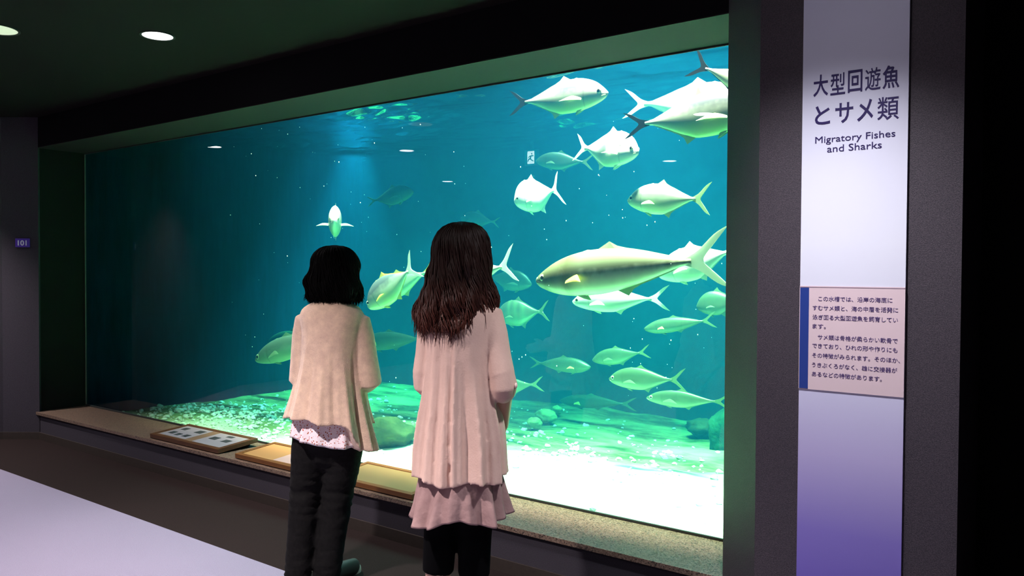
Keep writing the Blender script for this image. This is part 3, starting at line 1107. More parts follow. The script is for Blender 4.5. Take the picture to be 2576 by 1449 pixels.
for a, b, r in (((0.006, 0.018), (-0.006, -0.012), 0.008), ((-0.004, -0.012), (-0.026, -0.018), 0.006), ((-0.026, -0.018), (-0.034, -0.04), 0.005), ((-0.004, -0.012), (0.016, -0.030), 0.006), ((0.016, -0.030), (0.032, -0.034), 0.005),
                ((0.006, 0.018), (-0.018, 0.010), 0.0045), ((-0.018, 0.010), (-0.026, -0.002), 0.004), ((0.006, 0.018), (0.024, 0.010), 0.0045), ((0.024, 0.010), (0.03, 0.022), 0.004)):
    rg.append(limb(a, b, r))
rg.append(ellipsoid_geo((0.012, 0, 0.034), (0.008, 0.004, 0.008), 12, 8))
v, f = merge_geo(rg)
v = [(p[0], 0.0175 + p[1] * 0.12, p[2]) for p in v]
mk('running_figure', v, f, M_exg, ex)

# ------------------------------------------------------------------ 101 plaque
pc = A + (B - A) * 0.42
dirAB = (A - B).normalized()
plq = empty('number_plaque', (pc.x, pc.y, 1.615), math.atan2(dirAB.y, dirAB.x))
tag(plq, 'small violet number plaque reading 101 on the dark wall', 'sign')
M_vio = mat('violet_plaque', (0.10, 0.04, 0.42), 0.4)
M_white = mat('white_lettering', (0.9, 0.9, 0.92), 0.5)
box('plate', -0.058, 0.058, -0.012, -0.001, -0.036, 0.036, M_vio, plq, 0.003)
text_mesh('lettering', '101', 0.058, M_white, plq, (-0.036, -0.0125, -0.021), (radians(90), 0, 0), offset=0.0012, width=0.072)

# ------------------------------------------------------------------ title panel on the pillar
def panel_mat():
    m = bpy.data.materials.new('violet_print_shaded_top')
    m.use_nodes = True
    nt = m.node_tree
    b = nt.nodes['Principled BSDF']
    b.inputs['Roughness'].default_value = 0.45
    tc = nt.nodes.new('ShaderNodeTexCoord')
    sp = nt.nodes.new('ShaderNodeSeparateXYZ')
    nt.links.new(tc.outputs['Object'], sp.inputs[0])
    mr = nt.nodes.new('ShaderNodeMapRange')
    mr.inputs['From Min'].default_value = -1.0
    mr.inputs['From Max'].default_value = 1.0
    nt.links.new(sp.outputs['Z'], mr.inputs['Value'])
    r = nt.nodes.new('ShaderNodeValToRGB')
    e = r.color_ramp.elements
    e[0].position, e[0].color = 0.0, (0.15, 0.10, 0.50, 1)
    e[1].position, e[1].color = 1.0, (0.62, 0.62, 0.78, 1)  # greyer top paints the fading lamp wash; the violet foot is print
    for p, c in ((0.12, (0.26, 0.20, 0.62, 1)), (0.25, (0.56, 0.49, 0.78, 1)), (0.40, (0.72, 0.72, 0.86, 1)), (0.6, (0.80, 0.80, 0.88, 1))):
        x = e.new(p)
        x.color = c
    nt.links.new(mr.outputs[0], r.inputs[0])
    nt.links.new(r.outputs[0], b.inputs['Base Color'])
    return m


SX0, SX1 = -0.8105, -0.4850
tp = empty('title_panel', (SX0, PY, 1.30))
tag(tp, 'tall white and violet title panel with Japanese lettering on the pillar', 'sign')
W_ = SX1 - SX0
box('board', 0, W_, -0.012, -0.0005, -1.05, 1.25, panel_mat(), tp, 0.001)
M_ink = mat('violet_ink', (0.018, 0.006, 0.095), 0.5)
RX = (radians(90), 0, 0)
T0 = 1.30


def glyph_rows(chars, x0s, w, h, zs):
    for c, x0, z in zip(chars, x0s, zs):
        c_ = bpy.data.curves.new('g', 'FONT')
        c_.body = c
        c_.size = 0.08
        c_.offset = 0.0 if len(c) > 1 else {'遊': 0.0003, '類': 0.0002, '型': 0.0005}.get(c, 0.0010)
        c_.extrude = 0.0006
        c_.resolution_u = 3
        o = bpy.data.objects.new('g', c_)
        COL.objects.link(o)
        dg = bpy.context.evaluated_depsgraph_get()
        dg.update()
        me = bpy.data.meshes.new_from_object(o.evaluated_get(dg))
        bpy.data.objects.remove(o)
        xs = [q.co.x for q in me.vertices]
        ys = [q.co.y for q in me.vertices]
        wd = w if not isinstance(w, dict) else w.get(c, w['*'])
        ht = h if not isinstance(h, dict) else h.get(c, h['*'])
        kx, ky = wd / (max(xs) - min(xs)), ht / (max(ys) - min(ys))
        a0, b0 = min(xs), min(ys)
        for q in me.vertices:
            q.co.x = (q.co.x - a0) * kx
            q.co.y = (q.co.y - b0) * ky
        g = link('lettering', me, M_ink, tp)
        g.location = (x0, -0.0128, z - T0)
        g.rotation_euler = RX


def sxz(px, py):
    p = on_y(px, py, PY - 0.012)
    return p.x - SX0, p.z


# pixel corners (left, top, right, bottom) of each large character
for c, l, t, r_, b in (('大', 2046, 188, 2083, 244), ('型', 2089, 184, 2126, 240), ('回', 2133, 176, 2169, 234), ('遊', 2176, 170, 2215, 229), ('魚', 2220, 164, 2262, 224),
                       ('と', 2050, 266, 2088, 315), ('サ', 2101, 258, 2146, 311), ('メ', 2156, 250, 2196, 306), ('類', 2207, 243, 2261, 303)):
    x0, z0 = sxz(l, b)
    x1, _ = sxz(r_, b)
    _, z1 = sxz((l + r_) / 2, t)
    _, z0 = sxz((l + r_) / 2, b - 2)
    glyph_rows([c], [x0], x1 - x0, z1 - z0, [z0])
for s, l, t, r_, b in (('Migratory Fishes', 2051, 335.5, 2252, 357.5), ('and Sharks', 2081, 360.5, 2218, 378)):
    x0, _ = sxz(l, b)
    x1, _ = sxz(r_, b)
    _, z1 = sxz((l + r_) / 2, t)
    _, z0 = sxz((l + r_) / 2, b)
    glyph_rows([s], [x0], x1 - x0, z1 - z0, [z0])

# caption label stuck on the panel
_, z1 = sxz(2015, 719)
_, z0 = sxz(2015, 977)
M_pink = mat('pinkish_paper', (0.78, 0.60, 0.62), 0.5)
M_navy = mat('navy_bar', (0.015, 0.045, 0.26), 0.5)
lb = box('caption_label', 0.0, W_, -0.0150, -0.0121, z0 - T0, z1 - T0, M_pink, tp)
box('navy_bar', 0.002, 0.031, -0.0158, -0.0151, z0 - T0 + 0.002, z1 - T0 - 0.006, M_navy, lb)
M_rule = mat('grey_rule', (0.35, 0.25, 0.32), 0.5)
box('rule_line', 0.0, W_, -0.0157, -0.0151, z1 - T0 - 0.0045, z1 - T0 - 0.0025, M_rule, lb)
M_ink2 = mat('dark_violet_small_ink', (0.10, 0.06, 0.20), 0.5)
rows = [('この水槽では、沿岸の海底に', 1), ('すむサメ類と、海の中層を活発に', 0), ('泳ぎ回る大型回遊魚を飼育してい', 0), ('ます。', 0), ('サメ類は骨格が柔らかい軟骨で', 1), ('できており、ひれの形や作りにも', 0),
        ('その特徴がみられます。そのほか、', 0), ('うきぶくろがなく、雄に交接器が', 0), ('あるなどの特徴があります。', 0)]
ypx = [751, 774, 797.5, 820, 847, 869, 893, 917, 940]
xa, _ = sxz(2045, 800)
xb, _ = sxz(2263, 800)
cw = (xb - xa) / 15
for (s, ind), yy in zip(rows, ypx):
    _, zz = sxz(2045, yy)
    n = len(s)
    tail = 0.55 if s[-1] in '。、' else 0
    text_mesh('lettering', s, cw, M_ink2, lb, (xa + ind * cw, -0.0158, zz - T0 - cw * 0.36), RX, width=(n - tail) * cw * 0.985, extrude=0.0002, offset=0.0)

# ------------------------------------------------------------------ framed fact boards on the ledge
M_wood = mat('brown_wood_frame', (0.055, 0.020, 0.008), 0.45, color2=(0.10, 0.042, 0.016), noise_amt=0.2, noise_scale=6, stretch=(1, 14, 14))
M_tan = mat('tan_board', (0.17, 0.105, 0.06), 0.5)
M_orange = mat('orange_tan_board', (0.42, 0.21, 0.075), 0.5)
M_yel = mat('yellow_tan_board', (0.24, 0.155, 0.06), 0.4)
M_paper = mat('white_paper', (0.25, 0.235, 0.255), 0.5)
M_pinkp = mat('pink_paper', (0.50, 0.32, 0.28), 0.5)
M_pic = mat('grey_photo_print', (0.012, 0.016, 0.018), 0.4, color2=(0.07, 0.08, 0.08), noise_amt=0.2, noise_scale=30)
M_blueb = mat('blue_heading', (0.12, 0.16, 0.5), 0.5)


def fact_board(x0, x1, label, surf, frame, papers, tilt=4.5):
    D_ = 0.30
    r = empty('fact_board', ((x0 + x1) / 2, WY + 0.005, SILL + 0.001))
    tag(r, label, 'fact board', 'framed fact boards lying on the ledge')
    r.rotation_euler = (radians(tilt), 0, 0)
    hw = (x1 - x0) / 2
    t = 0.028
    fw_ = 0.03
    lo = 0.004
    box('frame', -hw, hw, 0, fw_, lo, lo + t, frame, r, 0.002)
    box('frame', -hw, hw, D_ - fw_, D_, lo, lo + t, frame, r, 0.002)
    box('frame', -hw, -hw + fw_, fw_, D_ - fw_, lo, lo + t, frame, r, 0.002)
    box('frame', hw - fw_, hw, fw_, D_ - fw_, lo, lo + t, frame, r, 0.002)
    box('board', -hw + fw_, hw - fw_, fw_, D_ - fw_, lo, lo + t - 0.004, surf, r)
    zt_ = lo + t - 0.0038
    box('support', -hw + 0.05, hw - 0.05, D_ - 0.05, D_ - 0.03, -0.018, lo - 0.0005, M_dark, r)
    for (u0, u1, v0, v1, m_, pics) in papers:
        a0, a1 = -hw + fw_ + (2 * hw - 2 * fw_) * u0, -hw + fw_ + (2 * hw - 2 * fw_) * u1
        b0, b1 = fw_ + (D_ - 2 * fw_) * v0, fw_ + (D_ - 2 * fw_) * v1
        pp = box('paper', a0, a1, b0, b1, zt_, zt_ + 0.001, m_, r)
        for (p0, p1, q0, q1, mm) in pics:
            box('picture', a0 + (a1 - a0) * p0, a0 + (a1 - a0) * p1, b0 + (b1 - b0) * q0, b0 + (b1 - b0) * q1, zt_ + 0.0011, zt_ + 0.0016, mm, pp)
    return r


fact_board(-5.30, -4.49, 'dark wood framed fact board with two white sheets on the ledge, farthest from the pillar', M_tan, M_wood, [
    (0.02, 0.44, 0.06, 0.97, M_paper, [(0.12, 0.30, 0.18, 0.40, M_pic), (0.40, 0.56, 0.14, 0.34, M_pic), (0.68, 0.86, 0.15, 0.36, M_pic), (0.12, 0.30, 0.62, 0.84, M_pic), (0.66, 0.9, 0.60, 0.86, M_pic)]),
    (0.56, 0.98, 0.04, 0.96, M_paper, [(0.14, 0.38, 0.42, 0.66, M_pic), (0.60, 0.82, 0.40, 0.62, M_pic), (0.40, 0.62, 0.78, 0.92, M_pic)])])
M_wood2 = mat('orange_wood_frame', (0.13, 0.045, 0.010), 0.45, color2=(0.20, 0.08, 0.02), noise_amt=0.2, noise_scale=6, stretch=(1, 14, 14))
fact_board(-4.31, -3.66, 'orange wood framed fact board with a pink sheet, beside the short-haired woman\'s thigh', M_orange, M_wood2, [
    (0.50, 0.98, 0.04, 0.96, M_pinkp, [(0.08, 0.94, 0.86, 0.96, M_blueb), (0.30, 0.48, 0.50, 0.66, M_pic), (0.66, 0.84, 0.16, 0.34, M_pic), (0.60, 0.78, 0.62, 0.74, M_pic)])])
fact_board(-3.44, -2.80, 'plain yellow tan framed board on the ledge between the two women', M_yel, M_wood2, [])
# ------------------------------------------------------------------ the two visitors
M_skin = mat('skin', (0.52, 0.30, 0.21), 0.5, spec=0.35)
M_lip = mat('lips', (0.42, 0.14, 0.13), 0.45)
M_eyew = mat('eye_white', (0.75, 0.73, 0.70), 0.3)
M_iris2 = mat('brown_iris', (0.05, 0.025, 0.015), 0.2)
M_black = mat('black_trouser_cloth', (0.003, 0.003, 0.003), 0.9, color2=(0.009, 0.008, 0.008), noise_amt=0.25, noise_scale=60, spec=0.12, bump=0.3, bump_scale=40)
M_legg = mat('black_legging_cloth', (0.0015, 0.0015, 0.0018), 0.95, spec=0.05)
M_hair1 = mat('black_hair', (0.0015, 0.0012, 0.0012), 0.7, spec=0.06)
M_shoe = mat('dark_shoe', (0.03, 0.035, 0.03), 0.6)
M_sole = mat('pale_shoe_sole', (0.35, 0.36, 0.30), 0.7)


def hair_brown():
    m = mat('dark_brown_hair', (0.02, 0.008, 0.006), 0.45, spec=0.25)
    nt = m.node_tree
    b = nt.nodes['Principled BSDF']
    tc = nt.nodes.new('ShaderNodeTexCoord')
    sp = nt.nodes.new('ShaderNodeSeparateXYZ')
    nt.links.new(tc.outputs['Object'], sp.inputs[0])
    n = nt.nodes.new('ShaderNodeTexNoise')
    n.inputs['Scale'].default_value = 1.0
    mp = nt.nodes.new('ShaderNodeMapping')
    mp.inputs['Scale'].default_value = (60, 60, 5)
    nt.links.new(tc.outputs['Object'], mp.inputs[0])
    nt.links.new(mp.outputs[0], n.inputs['Vector'])
    # the dyed ends are redder than the roots
    mr = nt.nodes.new('ShaderNodeMapRange')
    mr.inputs['From Min'].default_value = 1.38
    mr.inputs['From Max'].default_value = 1.24
    nt.links.new(sp.outputs['Z'], mr.inputs['Value'])
    mu = nt.nodes.new('ShaderNodeMath')
    mu.operation = 'MULTIPLY'
    nt.links.new(mr.outputs[0], mu.inputs[0])
    nt.links.new(n.outputs['Fac'], mu.inputs[1])
    mx = nt.nodes.new('ShaderNodeMix')
    mx.data_type = 'RGBA'
    nt.links.new(mu.outputs[0], mx.inputs['Factor'])
    mx.inputs[6].default_value = (0.024, 0.010, 0.007, 1)
    mx.inputs[7].default_value = (0.11, 0.025, 0.015, 1)
    nt.links.new(mx.outputs[2], b.inputs['Base Color'])
    return m


M_hair2 = hair_brown()


def floral():
    m = mat('white_floral_print', (0.80, 0.72, 0.74), 0.8, spec=0.2)
    nt = m.node_tree
    b = nt.nodes['Principled BSDF']
    tc = nt.nodes.new('ShaderNodeTexCoord')
    col = None
    prev = (0.80, 0.70, 0.72, 1)
    for sc, th, c, off in ((17, 0.26, (0.40, 0.11, 0.05, 1), 0), (48, 0.10, (0.14, 0.08, 0.07, 1), 5.3), (19, 0.18, (0.58, 0.10, 0.09, 1), 9.1)):
        mp = nt.nodes.new('ShaderNodeMapping')
        mp.inputs['Location'].default_value = (off, off * 0.7, 0)
        mp.inputs['Scale'].default_value = (sc, sc * 0.5, sc)
        nz = nt.nodes.new('ShaderNodeTexNoise')
        nz.inputs['Scale'].default_value = 110
        nt.links.new(tc.outputs['Object'], nz.inputs['Vector'])
        nt.links.new(tc.outputs['Object'], mp.inputs[0])
        v = nt.nodes.new('ShaderNodeTexVoronoi')
        nt.links.new(mp.outputs[0], v.inputs['Vector'])
        ad = nt.nodes.new('ShaderNodeMath')
        ad.operation = 'MULTIPLY_ADD'
        ad.inputs[1].default_value = 0.35
        nt.links.new(nz.outputs['Fac'], ad.inputs[0])
        nt.links.new(v.outputs['Distance'], ad.inputs[2])
        lt = nt.nodes.new('ShaderNodeMath')
        lt.operation = 'LESS_THAN'
        lt.inputs[1].default_value = th + 0.17
        nt.links.new(ad.outputs[0], lt.inputs[0])
        mx = nt.nodes.new('ShaderNodeMix')
        mx.data_type = 'RGBA'
        nt.links.new(lt.outputs[0], mx.inputs['Factor'])
        if col is None:
            mx.inputs[6].default_value = prev
        else:
            nt.links.new(col, mx.inputs[6])
        mx.inputs[7].default_value = c
        col = mx.outputs[2]
    nt.links.new(col, b.inputs['Base Color'])
    return m


M_floral = floral()
M_knit = mat('peach_knit', (0.56, 0.38, 0.29), 0.95, color2=(0.76, 0.54, 0.39), noise_amt=0.2, noise_scale=28, spec=0.1, bump=0.35, bump_scale=260, sheen=0.3)
M_coat = mat('pale_pink_coat_cloth', (0.60, 0.405, 0.335), 0.85, color2=(0.65, 0.445, 0.37), noise_amt=0.2, noise_scale=30, spec=0.2, bump=0.12, bump_scale=160)
M_skirt = mat('mauve_skirt_cloth', (0.27, 0.165, 0.155), 0.8, color2=(0.33, 0.205, 0.19), noise_amt=0.2, noise_scale=14, spec=0.25, bump=0.9, bump_scale=15)
M_hem = mat('pale_hem_stitching', (0.78, 0.62, 0.54), 0.8)


def hand_geos(wrist, d, up, side, s=1.0, curl=0.5):
    """palm, four unequal bent fingers and a thumb from the side of the palm; d = forearm direction, up = back of the hand, side = thumb side"""
    d, up, side = d.normalized(), up.normalized(), side.normalized()
    out = [capsule_geo([(wrist - d * 0.01 * s, 0.020 * s, 0.016 * s), (wrist + d * 0.03 * s, 0.024 * s, 0.015 * s), (wrist + d * 0.070 * s, 0.034 * s, 0.013 * s)], 12)]
    rot = Matrix.Rotation
    for i, (off, ln, rad) in enumerate(((0.027, 0.068, 0.0078), (0.009, 0.076, 0.0080), (-0.009, 0.070, 0.0077), (-0.026, 0.055, 0.0070))):
        base = wrist + d * (0.072 - 0.004 * abs(i - 1)) * s + side * off * s
        p, dd = base, d.copy()
        pts = [(p, rad * s)]
        for k, fr in enumerate((0.45, 0.30, 0.25)):
            dd = (rot(curl * (0.6 + 0.35 * k), 3, side) @ dd) if True else dd
            p = p + dd * ln * fr * s
            pts.append((p, rad * s * (0.95 - 0.1 * k)))
        out.append(capsule_geo(pts, 8))
    b0 = wrist + d * 0.018 * s + side * 0.020 * s
    t1 = b0 + (d * 0.7 + side * 0.75 - up * 0.2).normalized() * 0.034 * s
    t2 = t1 + (d * 0.95 + side * 0.25 - up * 0.25).normalized() * 0.028 * s
    t3 = t2 + (d * 1.0 - up * 0.35).normalized() * 0.022 * s
    out.append(capsule_geo([(b0, 0.011 * s), (t1, 0.010 * s), (t2, 0.009 * s), (t3, 0.0075 * s)], 8))
    return out


def body_geos(P):
    """P: dict of joint places in the figure's own frame (x right, y forward, z up)"""
    g = []
    V = Vector
    hip, waist, chest, neck = P['hip'], P['waist'], P['chest'], P['neck']
    g.append(capsule_geo([(V((hip[0], 0, hip[1] - 0.04)), 0.135, 0.10), (V((hip[0], 0, hip[1] + 0.03)), 0.15, 0.108), (V((waist[0], 0, waist[1])), 0.115, 0.085), (V((chest[0], 0, chest[1] - 0.06)), 0.132, 0.10), (V((chest[0], 0.0, chest[1] - 0.01)), 0.122, 0.088), (V((neck[0], -0.005, neck[1] - 0.07)), 0.068, 0.055)], 18))
    hx, hz = P['head']
    g.append(capsule_geo([(V((neck[0], -0.012, neck[1] - 0.06)), 0.052), (V((hx, 0.0, hz - 0.07)), 0.050)], 14))
    g.append(ellipsoid_geo((hx, 0.0, hz + 0.015), (0.073, 0.090, 0.095), 24, 16))
    g.append(ellipsoid_geo((hx, 0.025, hz - 0.04), (0.058, 0.062, 0.070), 20, 14))
    g.append(ellipsoid_geo((hx, 0.062, hz - 0.088), (0.024, 0.02, 0.018), 12, 8))           # chin
    g.append(capsule_geo([(V((hx, 0.084, hz + 0.012)), 0.008), (V((hx, 0.098, hz - 0.022)), 0.011), (V((hx, 0.090, hz - 0.030)), 0.012)], 10))   # nose
    g.append(ellipsoid_geo((hx, 0.084, hz - 0.055), (0.022, 0.009, 0.010), 12, 8))           # mouth
    for s in (-1, 1):
        g.append(ellipsoid_geo((hx + s * 0.074, 0.0, hz - 0.01), (0.010, 0.018, 0.030), 12, 8))  # ears
        g.append(ellipsoid_geo((hx + s * 0.032, 0.080, hz + 0.018), (0.020, 0.010, 0.006), 12, 8))  # brow
        # legs
        kx, ky, kz = P['knee'][0 if s < 0 else 1]
        ax, ay, az = P['ankle'][0 if s < 0 else 1]
        hp = V((hip[0] + s * 0.078, 0, hip[1] - 0.03))
        kn, an = V((kx, ky, kz)), V((ax, ay, az))
        g.append(capsule_geo([(hp, 0.085), (hp.lerp(kn, 0.4), 0.076), (hp.lerp(kn, 0.85), 0.055), (kn, 0.050), (kn.lerp(an, 0.3), 0.052), (kn.lerp(an, 0.6), 0.042), (an, 0.032)], 14))
        g.append(capsule_geo([(an + V((0, -0.02, -0.035)), 0.030, 0.03), (an + V((s * 0.005, 0.06, -0.045)), 0.036, 0.024), (an + V((s * 0.01, 0.135, -0.055)), 0.036, 0.015)], 12))
        # arms
        sh, el, wr = (V(q) for q in P['arm'][0 if s < 0 else 1])
        g.append(capsule_geo([(sh + V((0, 0, -0.01)), 0.040), (sh.lerp(el, 0.5), 0.039), (el, 0.034), (el.lerp(wr, 0.35), 0.034), (wr, 0.022, 0.022)], 12))
        dd = (wr - el).normalized()
        inward = V((-s, 0.3, 0.1))
        th = (V((0, 0.3, 1)) - dd * dd.dot(V((0, 0.3, 1)))).normalized()
        back = dd.cross(th) * (1 if s > 0 else -1)
        hd = (dd + V((-s * 0.35, 0.1, -0.1))).normalized()
        g += hand_geos(wr, hd, back, th, 0.95, -0.45 if s > 0 else 0.45)
    return g


def face_bits(person, body, hx, hz):
    for s in (-1, 1):
        g = ellipsoid_geo((hx + s * 0.031, 0.083, hz + 0.003), (0.013, 0.008, 0.007), 14, 10)
        e = mk('eye', g[0], g[1], M_eyew, person, True)
        g = ellipsoid_geo((hx + s * 0.031, 0.0885, hz + 0.003), (0.0055, 0.0035, 0.0055), 12, 8)
        mk('iris', g[0], g[1], M_iris2, e, True)
        g = capsule_geo([(Vector((hx + s * 0.016, 0.092, hz + 0.022)), 0.0025), (Vector((hx + s * 0.032, 0.090, hz + 0.027)), 0.003), (Vector((hx + s * 0.048, 0.080, hz + 0.022)), 0.002)], 8)
        mk('eyebrow', g[0], g[1], M_iris2, person, True)
    g = capsule_geo([(Vector((hx - 0.018, 0.089, hz - 0.056)), 0.003, 0.003), (Vector((hx, 0.094, hz - 0.055)), 0.005, 0.0055), (Vector((hx + 0.018, 0.089, hz - 0.056)), 0.003, 0.003)], 10)
    mk('lips', g[0], g[1], M_lip, person, True)


def drape(name, tab, hem, m, parent, folds=(), n=160, rows=46, zt=None, voxel=None, extra=(), rough=0.0, power=2.3, inset=0.05):
    """hanging cloth: tab = [(s, cx, cy, rx, ry)] from top s=0 to hem s=1; hem(angle) -> z; folds = [(angle, width, depth, start_s)]"""
    rings = []
    for i in range(rows + 1):
        s = i / rows
        cx, cy, rx, ry = interp(tab, s)
        ring = []
        for k in range(n):
            a = 2 * pi * k / n
            ca, sa = cos(a), sin(a)
            q = (abs(ca) ** power + abs(sa) ** power) ** (-1 / power)
            d = 0
            for fa, fw_, fd, fs in folds:
                da = (a - fa + pi) % (2 * pi) - pi
                if s > fs:
                    d += fd * 1.5 * exp(-(da / fw_) ** 2) * min(1, (s - fs) / 0.45)
            if rough:
                d += rough * s * noise.noise(Vector((ca * 3.1, sa * 3.1, s * 2.2)))
            z = zt + (hem(a) - zt) * s
            ring.append(Vector((cx + (rx + d) * q * ca, cy + (ry + d) * q * sa, z)))
        rings.append(ring)
    # close the hem from below with a shallow hollow
    last = rings[-1]
    c = sum(last, Vector()) / n
    rings.append([c + (p - c) * 0.55 + Vector((0, 0, (p.z - c.z) * 0.45 + inset * 0.3)) for p in last])
    rings.append([c + (p - c) * 0.1 + Vector((0, 0, inset * 0.5)) for p in last])
    g = ring_mesh(rings)
    if voxel:
        return remeshed(name, [g] + list(extra), voxel, m, parent, 1)
    return mk(name, g[0], g[1], m, parent, True)


def hair_shell(tab, cx, n=72, rows=50, seed=0, wav=0.006, front_open=0.75, hemf=None, cx_tab=None):
    """tab: [(z, half_left, half_right, back, front)] from crown down"""
    z0, z1 = tab[0][0], tab[-1][0]
    T = [(z0 - t[0],) + tuple(t[1:]) for t in tab]
    rings = []
    for i in range(rows + 1):
        u = (i / rows) ** 1.25
        dz = (z0 - z1) * u
        hl, hr, bk, fr = interp(T, dz)
        ring = []
        for k in range(n):
            a = 2 * pi * k / n
            ca, sa = cos(a), sin(a)
            rx = hr if ca > 0 else hl
            ry = fr if sa > 0 else bk
            w_ = wav * u * (1.3 * noise.noise(Vector((ca * 2.2 + seed, sa * 2.2, dz * 16))) + noise.noise(Vector((ca * 5 + seed, sa * 5, dz * 11))) + 0.6 * sin(a * 17 + dz * 20 + 3 * noise.noise(Vector((ca * 2, sa * 2, dz * 5 + seed)))) * 0.6)
            z = z0 - dz
            if hemf and u > 0.6:
                z += hemf(a) * (u - 0.6) / 0.4
            ring.append(Vector((cx + (rx + w_) * ca, (ry + w_) * sa, z)))
        rings.append(ring)
    return rings


def hair(person, tab, cx, m, seed, wav, n_locks, lock_r, curl, hemf=None, ragged=0.03, rows=50):
    rings = hair_shell(tab, cx, seed=seed, wav=wav, hemf=hemf, rows=rows)
    g = [ring_mesh(rings)]
    n = len(rings[0])
    R = random.Random(seed)
    for q in range(n_locks):
        k0 = R.uniform(0, n)
        # keep the face free
        a = 2 * pi * k0 / n
        if sin(a) > 0.55:
            continue
        i0 = int(R.uniform(0.05, 0.55) * rows) if q % 3 else 2
        i1 = rows - int(R.uniform(0, 0.12) * rows)
        drift = R.uniform(-2.0, 2.0)
        ph, fq = 5 * noise.noise(Vector((cos(a) * 2.5, sin(a) * 2.5, seed))) + R.uniform(-0.7, 0.7), R.uniform(15, 18)
        off = R.uniform(-0.002, 0.004)
        pts = []
        steps = 16
        cen = Vector((cx, 0, 0))
        for j in range(steps + 1):
            t = j / steps
            fi = i0 + (i1 - i0) * t
            ia = min(int(fi), rows - 1)
            fr_ = fi - ia
            kk = (k0 + drift * t) % n
            ka = int(kk) % n
            fk = kk - int(kk)
            p = rings[ia][ka].lerp(rings[ia][(ka + 1) % n], fk).lerp(rings[ia + 1][ka].lerp(rings[ia + 1][(ka + 1) % n], fk), fr_)
            rad = (p - cen)
            rad.z = 0
            rad = rad.normalized() if rad.length > 1e-4 else Vector((0, -1, 0))
            tan = Vector((-rad.y, rad.x, 0))
            z = p.z
            amp = curl * t
            p = p + rad * (off + amp * 0.5 * sin(ph + fq * z * 2.2)) + tan * (amp * 0.9 * cos(ph + fq * z * 2.2))
            pts.append((p, lock_r * (0.55 + 0.45 * sin(pi * min(1, t * 1.1 + 0.05)))))
        # ragged tip
        tip = pts[-1][0] + Vector((R.uniform(-0.01, 0.01), R.uniform(-0.01, 0.01), -R.uniform(0.2, 1.0) * ragged))
        pts.append((tip, lock_r * 0.15))
        g.append(tube_geo(pts, 5))
    v, f = merge_geo(g)
    return mk('hair', v, f, m, person, True)


def trousers_geos(P, top_z, end_z, thick, hipw=0.15):
    V = Vector
    hip = P['hip']
    g = [capsule_geo([(V((hip[0], 0, hip[1] - 0.12)), hipw - 0.01, 0.10), (V((hip[0], -0.004, hip[1] - 0.09)), hipw, 0.112)], 20)]
    for s in (-1, 1):
        kx, ky, kz = P['knee'][0 if s < 0 else 1]
        ax, ay, az = P['ankle'][0 if s < 0 else 1]
        hp = V((hip[0] + s * 0.072, -0.005, hip[1] - 0.05))
        kn, an = V((kx, ky, kz)), V((ax, ay, az))
        pts = [(hp, 0.092), (hp.lerp(kn, 0.5), 0.082 * thick), (kn, 0.066 * thick)]
        if end_z < kz:
            for t in (0.3, 0.6, 0.8, 1.0):
                p = kn.lerp(an, t)
                if p.z > end_z:
                    pts.append((p, (0.068 - 0.012 * t) * thick))
            t = (kz - end_z) / (kz - az)
            pts.append((kn.lerp(an, t), (0.068 - 0.012 * t) * thick))
        g.append(tube_geo([(hp + V((0, 0, 0.05)), 0.05)] + pts, 18))
    return g


def wrinkle(scale, amp, zlo=-9, zhi=99, stretch=(1, 1, 1), seed=0):
    def f(p, n_):
        if p.z < zlo or p.z > zhi:
            return 0
        q = Vector((p.x * stretch[0], p.y * stretch[1], p.z * stretch[2])) * scale + Vector((seed, 0, 0))
        return amp * (1 - abs(noise.noise(q)) * 2)
    return f


def shoe(person, an, s, m, yaw=0.0):
    b = Vector((0, 0, 0))
    g = [capsule_geo([(b + Vector((0, -0.03, 0.050)), 0.036, 0.036), (b + Vector((s * 0.005, 0.05, 0.045)), 0.042, 0.030), (b + Vector((s * 0.012, 0.14, 0.036)), 0.042, 0.022)], 16),
         capsule_geo([(b + Vector((0, -0.028, 0.085)), 0.038), (b + Vector((0, -0.02, 0.05)), 0.040)], 14)]
    o = remeshed('shoe', g, 0.006, m, person, 2)
    o.location = (an[0], an[1] + 0.015, 0)
    o.rotation_euler = (0, 0, yaw)
    g = capsule_geo([(b + Vector((0, -0.035, 0.0125)), 0.040, 0.012), (b + Vector((s * 0.005, 0.05, 0.0125)), 0.046, 0.012), (b + Vector((s * 0.012, 0.15, 0.0125)), 0.044, 0.012)], 16)
    mk('sole', g[0], g[1], M_sole, o, True)


